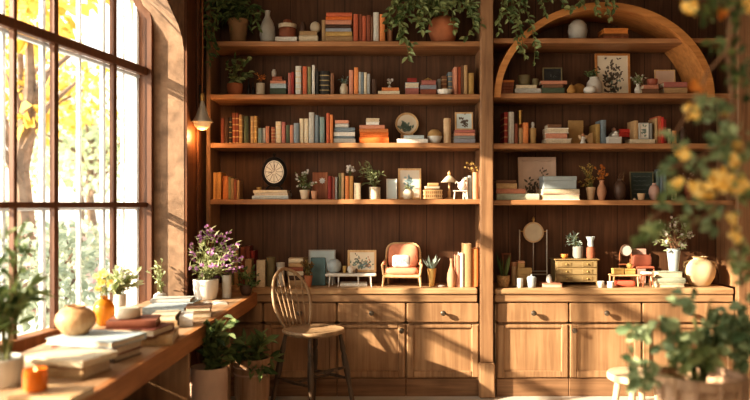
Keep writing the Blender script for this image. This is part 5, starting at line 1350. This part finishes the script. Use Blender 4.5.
# near stacks
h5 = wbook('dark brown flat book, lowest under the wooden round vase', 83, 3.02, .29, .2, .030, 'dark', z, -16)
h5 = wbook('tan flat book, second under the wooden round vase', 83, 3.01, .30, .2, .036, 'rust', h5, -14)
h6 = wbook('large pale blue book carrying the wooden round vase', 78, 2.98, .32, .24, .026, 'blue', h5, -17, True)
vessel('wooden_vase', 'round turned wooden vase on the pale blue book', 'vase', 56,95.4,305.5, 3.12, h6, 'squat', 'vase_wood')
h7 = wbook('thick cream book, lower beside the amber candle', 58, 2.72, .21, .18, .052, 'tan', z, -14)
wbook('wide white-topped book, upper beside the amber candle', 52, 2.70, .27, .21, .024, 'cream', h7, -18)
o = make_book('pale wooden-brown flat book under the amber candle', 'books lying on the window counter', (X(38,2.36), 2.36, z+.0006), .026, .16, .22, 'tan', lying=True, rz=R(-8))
t = thing('amber_candle', 'lit amber glass candle on the nearest counter book', 'candle', (X(35.4,2.44), 2.44, z+.0275))
k_ = 2.44/F; r = 11.8*k_; h = 22*k_
MB().lathe([(0,0),(r*.8,0),(r*.97,.006),(r,h*.5),(r*.94,h),(r*.86,h),(r*.9,h*.5),(r*.8,.012),(0,.01)], n=28).build('glass', 'amber_candle', t)
MB().lathe([(0,.0105),(r*.78,.0125),(r*.86,h*.66),(0,h*.64)], n=22).build('wax', 'wax', t)
MB().lathe([(0,h*.66),(.005,h*.7),(.007,h*.8),(.003,h*.98),(0,h*1.08)], n=12).build('flame', 'flame', t)
plant('olive_tree_pot', 'tall leafy olive sapling in grey-white pot at counter\'s near end', 'plant', (-22,22.5,357), (-50,46,205,352), 2.62, z, 106, potk='tub', potmat='ceramic_grey', mat='leaf_mid', stems=18, lps=12, L=.075, W=.022, sr=.004, ry=.16, start=.2, lim=(-.23,.25,-.25,.25,.06,.72))
# books under the counter
G = 'books on the shelf under the window counter'
cols = ['rust','tan','brown','gold','rust','mahog','tan']
yy = 2.62
for i, c_ in enumerate(cols):
    w_ = rnd.uniform(.028,.05); hh = rnd.uniform(.20,.262)
    o = make_book(f"{C[c_][0]} upright book under the window counter, {ORD[len(cols)-1-i]} from the plant end", G, (fx(yy)-.05-rnd.uniform(0,.02), yy+w_/2, .3856), w_-.001, .16, hh, c_, rz=R(90))
    yy += w_
# planters under the counter
plant('floor_planter', 'smooth pinkish clay floor planter with dark plant under counter edge', 'plant', (190,227.4,366.4), (200,240,306,370), 3.96, 0, 111, potk='tub', potmat='planter_clay', mat='leaf_dark', stems=28, lps=7, L=.07, W=.034, ry=.12, lim=(-.01,.2,-.16,.16,.3,.80), droop=.1, start=.1)
t = plant('floor_planter', 'banded woven floor planter with broad-leaved plant beside the chair', 'plant', (234,270,357.4), (232,284,332,378), 4.72, 0, 112, potk='tub', potmat='planter_weave', mat='leaf_mid', stems=24, lps=5, L=.105, W=.04, ry=.17, droop=.1, start=.4, lim=(-.17,.24,-.2,.2,.30,.64))
r = 18*4.72/F
for zz_ in (.375,.33): MB().lathe([(r*.99,zz_-.006),(r*1.035,zz_),(r*.99,zz_+.006)], n=28).build('band', 'planter_clay', t)

# ================================================================== FOREGROUND RIGHT
t = thing('wooden_stool', 'round pale wooden stool behind the leafy front planter', 'stool', (X(637,4.1), 4.1, 0))
k_ = 4.1/F; zs = Z(372.5,4.1); r = 29*k_
MB().lathe([(0,zs-.045),(r*.9,zs-.045),(r*.99,zs-.036),(r,zs-.012),(r*.97,zs-.002),(r*.9,zs),(0,zs)], n=40).build('seat', 'stool_wood', t)
for i in range(4):
    a = R(45+90*i+12); c_, s_ = math.cos(a), math.sin(a)
    MB().tube([(r*.62*c_,r*.62*s_,zs-.046),(r*.98*c_,r*.98*s_,0)], [.02,.015], 10).build('leg', 'stool_wood', t)
    a2 = a+R(90); u = .55
    p = lambda an: (r*(.62+.36*u)*math.cos(an), r*(.62+.36*u)*math.sin(an), (zs-.046)*(1-u))
    MB().tube([p(a), p(a2)], .009, 8).build('stretcher', 'stool_wood', t)
YF = 2.45
t = thing('slatted_planter', 'wooden slatted planter of blurred green leaves at the front corner', 'plant', (X(702,YF), YF, 0))
k_ = YF/F; zr = Z(374,YF); r = 41*k_
MB().lathe([(0,0),(r*.78,0),(r*.8,.01),(r*.97,zr-.02),(r*.9,zr-.02),(r*.88,zr-.06),(0,zr-.06)], n=12).build('tub', 'planter_wood', t, sharp=10)
for i in range(12):
    a = R(30*i); M_ = Matrix.Rotation(a, 4, 'Z')
    p0 = M_ @ Vector((r*.80,0,.005)); p1 = M_ @ Vector((r*.985,0,zr))
    MB().tube([p0, p0.lerp(p1,.5), p1], .011, 6).build('slat', 'planter_wood', t)
MB().lathe([(r*.93,zr-.03),(r*1.03,zr-.03),(r*1.03,zr+.002),(r*.93,zr+.002),(r*.93,zr-.03)], n=36).build('rim', 'planter_wood', t)
def clusters(t, org, items, seed, L, W, Yj):
    """leaf clumps: (px, py, rx, ry, n, material, Y)"""
    rg = random.Random(seed); out = {}
    for px, py, rx_, ry_, n_, mat_, Y in items:
        if mat_ == 'petal_yellow': n_ = int(n_*1.5)
        for _ in range(n_):
            Yq = Y + rg.uniform(-Yj, Yj)
            a, q_ = rg.uniform(0, 6.28), rg.uniform(0,1)**.5
            p = Vector((X(px+rx_*q_*math.cos(a), Yq)-org[0], Yq-org[1], Z(py+ry_*q_*math.sin(a), Yq)-org[2]))
            s = rg.uniform(.7,1.2)
            if mat_.startswith('petal'):
                nv = Vector((rg.uniform(-.6,.6), -1, rg.uniform(-.2,.8))).normalized(); uu = nv.orthogonal().normalized(); vv = nv.cross(uu); a0 = rg.uniform(0,6)
                for k in range(6):
                    aa = a0+k*1.047
                    out.setdefault(mat_, MB()).leaf(p, uu*math.cos(aa)+vv*math.sin(aa)+nv*.3, nv, .0125*s, .011*s, .15)
            else:
                out.setdefault(mat_, MB()).leaf(p, (rg.uniform(-1,1), rg.uniform(-1,1), rg.uniform(-1,.7)), (rg.uniform(-.6,.6), -1, rg.uniform(0,1)), L*s, W*s)
    for mat_, mb in out.items(): mb.build('blossoms' if mat_.startswith('petal') else 'foliage', mat_, t, flat=True)
org = (X(702,YF), YF, 0)
stems_to = [(640,330,2.42),(686,302,2.4),(668,350,2.36),(690,320,2.5),(715,300,2.4),(740,315,2.45),(735,345,2.35),(640,372,2.36),(632,385,2.34),(700,345,2.35),(640,352,2.4)]
m = MB()
for px, py, Y in stems_to:
    E = Vector((X(px,Y)-org[0], Y-org[1], Z(py,Y))); S = Vector((0,0,zr-.07)); K = Vector((E.x*.35, E.y*.35, max(E.z, zr)+.05))
    m.tube([(1-u)*(1-u)*S+2*u*(1-u)*K+u*u*E for u in (0,.25,.5,.75,1)], [.005,.005,.004,.003,.002], 6)
m.build('stem', 'stem_green', t)
clusters(t, org, [(640,330,11,7,15,'leaf_fore',2.42),(686,300,11,9,16,'leaf_fore',2.4),(672,345,14,12,18,'leaf_fore',2.36),(663,322,9,8,8,'leaf_fore',2.4),(694,332,10,10,10,'leaf_fore',2.5),(722,328,24,18,62,'leaf_fore',2.42),(738,345,16,20,42,'leaf_fore',2.38),
    (646,378,14,12,20,'leaf_fore',2.33),(636,360,8,7,7,'leaf_fore',2.4),(700,354,26,10,40,'leaf_vine',2.35),(745,325,12,26,36,'leaf_fore',2.4),(682,360,16,8,18,'leaf_vine',2.34)], 201, .046, .034, .09)
YV = 2.05
t = thing('flowering_vine', 'blurred yellow-blossomed vine hanging down before the arched bookcase', 'plant', (X(744,YV), YV, CEIL))
org = (X(744,YV), YV, CEIL)
def vp(px, py, Y): return Vector((X(px,Y)-org[0], Y-org[1], Z(py,Y)-org[2]))
main = [Vector((0,0,0)), vp(742,-150,YV), vp(738,-30,YV), vp(728,50,2.0), vp(734,120,2.05), vp(728,185,2.02), vp(738,240,2.05), vp(744,300,2.1)]
m = MB(); m.tube(main, [.008,.008,.007,.006,.006,.005,.004,.003], 7)
for br in ([(738,-30,2.05),(715,-8,2.0),(690,8,1.98)], [(728,50,2.0),(708,72,2.0),(690,110,2.0),(672,138,2.02)], [(734,120,2.05),(715,150,2.0),(692,160,2.0),(668,170,2.02)], [(728,185,2.02),(700,192,2.0),(670,206,2.02),(642,224,2.05)], [(728,185,2.02),(712,212,2.0),(688,226,2.0)], [(728,50,2.0),(745,60,2.0),(752,85,2.0)]):
    m.tube([vp(*q_) for q_ in br], [.005,.0035,.003,.0025][:len(br)], 6)
m.build('stem', 'stem_brown', t)
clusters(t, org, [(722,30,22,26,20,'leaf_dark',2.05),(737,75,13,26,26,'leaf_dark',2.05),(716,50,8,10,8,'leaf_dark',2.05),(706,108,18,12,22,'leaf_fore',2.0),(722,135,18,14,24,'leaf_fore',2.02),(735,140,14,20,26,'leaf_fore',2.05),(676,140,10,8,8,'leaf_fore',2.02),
    (668,166,10,8,12,'leaf_fore',2.0),(650,226,14,9,20,'leaf_vine',2.05),(637,236,7,7,8,'leaf_vine',2.05),(692,205,12,6,9,'leaf_fore',2.02),(720,215,15,12,14,'leaf_fore',2.02),(688,222,8,5,6,'leaf_vine',2.0),(740,180,12,30,30,'leaf_vine',2.05),(672,192,12,6,10,'leaf_vine',2.02),
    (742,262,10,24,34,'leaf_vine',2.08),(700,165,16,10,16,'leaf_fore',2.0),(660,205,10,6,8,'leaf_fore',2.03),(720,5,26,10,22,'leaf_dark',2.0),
    (689,8,9,7,9,'petal_yellow',1.98),(722,14,5,4,3,'petal_orange',2.0),(747,6,4,10,4,'petal_yellow',2.0),(692,112,9,8,9,'petal_yellow',1.98),(696,86,5,4,5,'petal_orange',1.98),(686,154,9,5,6,'petal_yellow',1.98),(722,112,5,4,3,'petal_gold',2.0),(698,187,9,7,8,'petal_yellow',1.98),
    (721,180,12,10,16,'petal_yellow',1.97),(708,193,8,7,7,'petal_yellow',1.97),(738,186,9,10,9,'petal_yellow',2.0),(676,183,8,5,5,'petal_yellow',2.0),(741,148,6,6,5,'petal_gold',2.0),(733,160,5,8,5,'petal_yellow',2.0),(730,220,7,7,6,'petal_yellow',2.0),(736,236,5,7,4,'petal_yellow',2.0)], 202, .036, .024, .07)
# vines over the arch
trailing('trailing_plant', 'leafy vine spilling over the arch\'s window-side shoulder', (514,536,-38), 5.52, 3.1005, 'terracotta',
    [[(516,-32,5.34),(512,6,5.31),(520,30,5.30),(524,52,5.30),(527,56,5.30)], [(524,-32,5.34),(526,6,5.30),(532,28,5.29),(535,48,5.29),(534,63,5.29)], [(510,-32,5.34),(502,4,5.31),(498,20,5.31),(499,32,5.31)], [(508,-32,5.34),(506,8,5.30),(509,22,5.30)],
     [(530,-32,5.34),(542,2,5.30),(546,14,5.30)], [(534,-32,5.34),(556,-6,5.31),(566,8,5.30)], [(520,-32,5.34),(520,10,5.29),(516,34,5.29),(520,50,5.29)], [(512,-32,5.34),(516,16,5.31),(526,22,5.30)]], 33, step=.02, L=.05, W=.026)
trailing('trailing_plant', 'pale-leaved vine spilling over the very top of arch', (588,606,-38), 5.52, 3.1005, 'terracotta',
    [[(592,-32,5.34),(580,2,5.30),(570,10,5.30),(575,6,5.29)], [(598,-32,5.34),(606,4,5.29),(610,18,5.29)], [(600,-32,5.34),(612,0,5.29),(614,10,5.29)], [(594,-32,5.34),(596,6,5.30),(598,17,5.30)], [(590,-32,5.34),(584,6,5.30)], [(596,-32,5.34),(560,-8,5.31),(548,2,5.30)]], 34, step=.02, L=.052, W=.028)
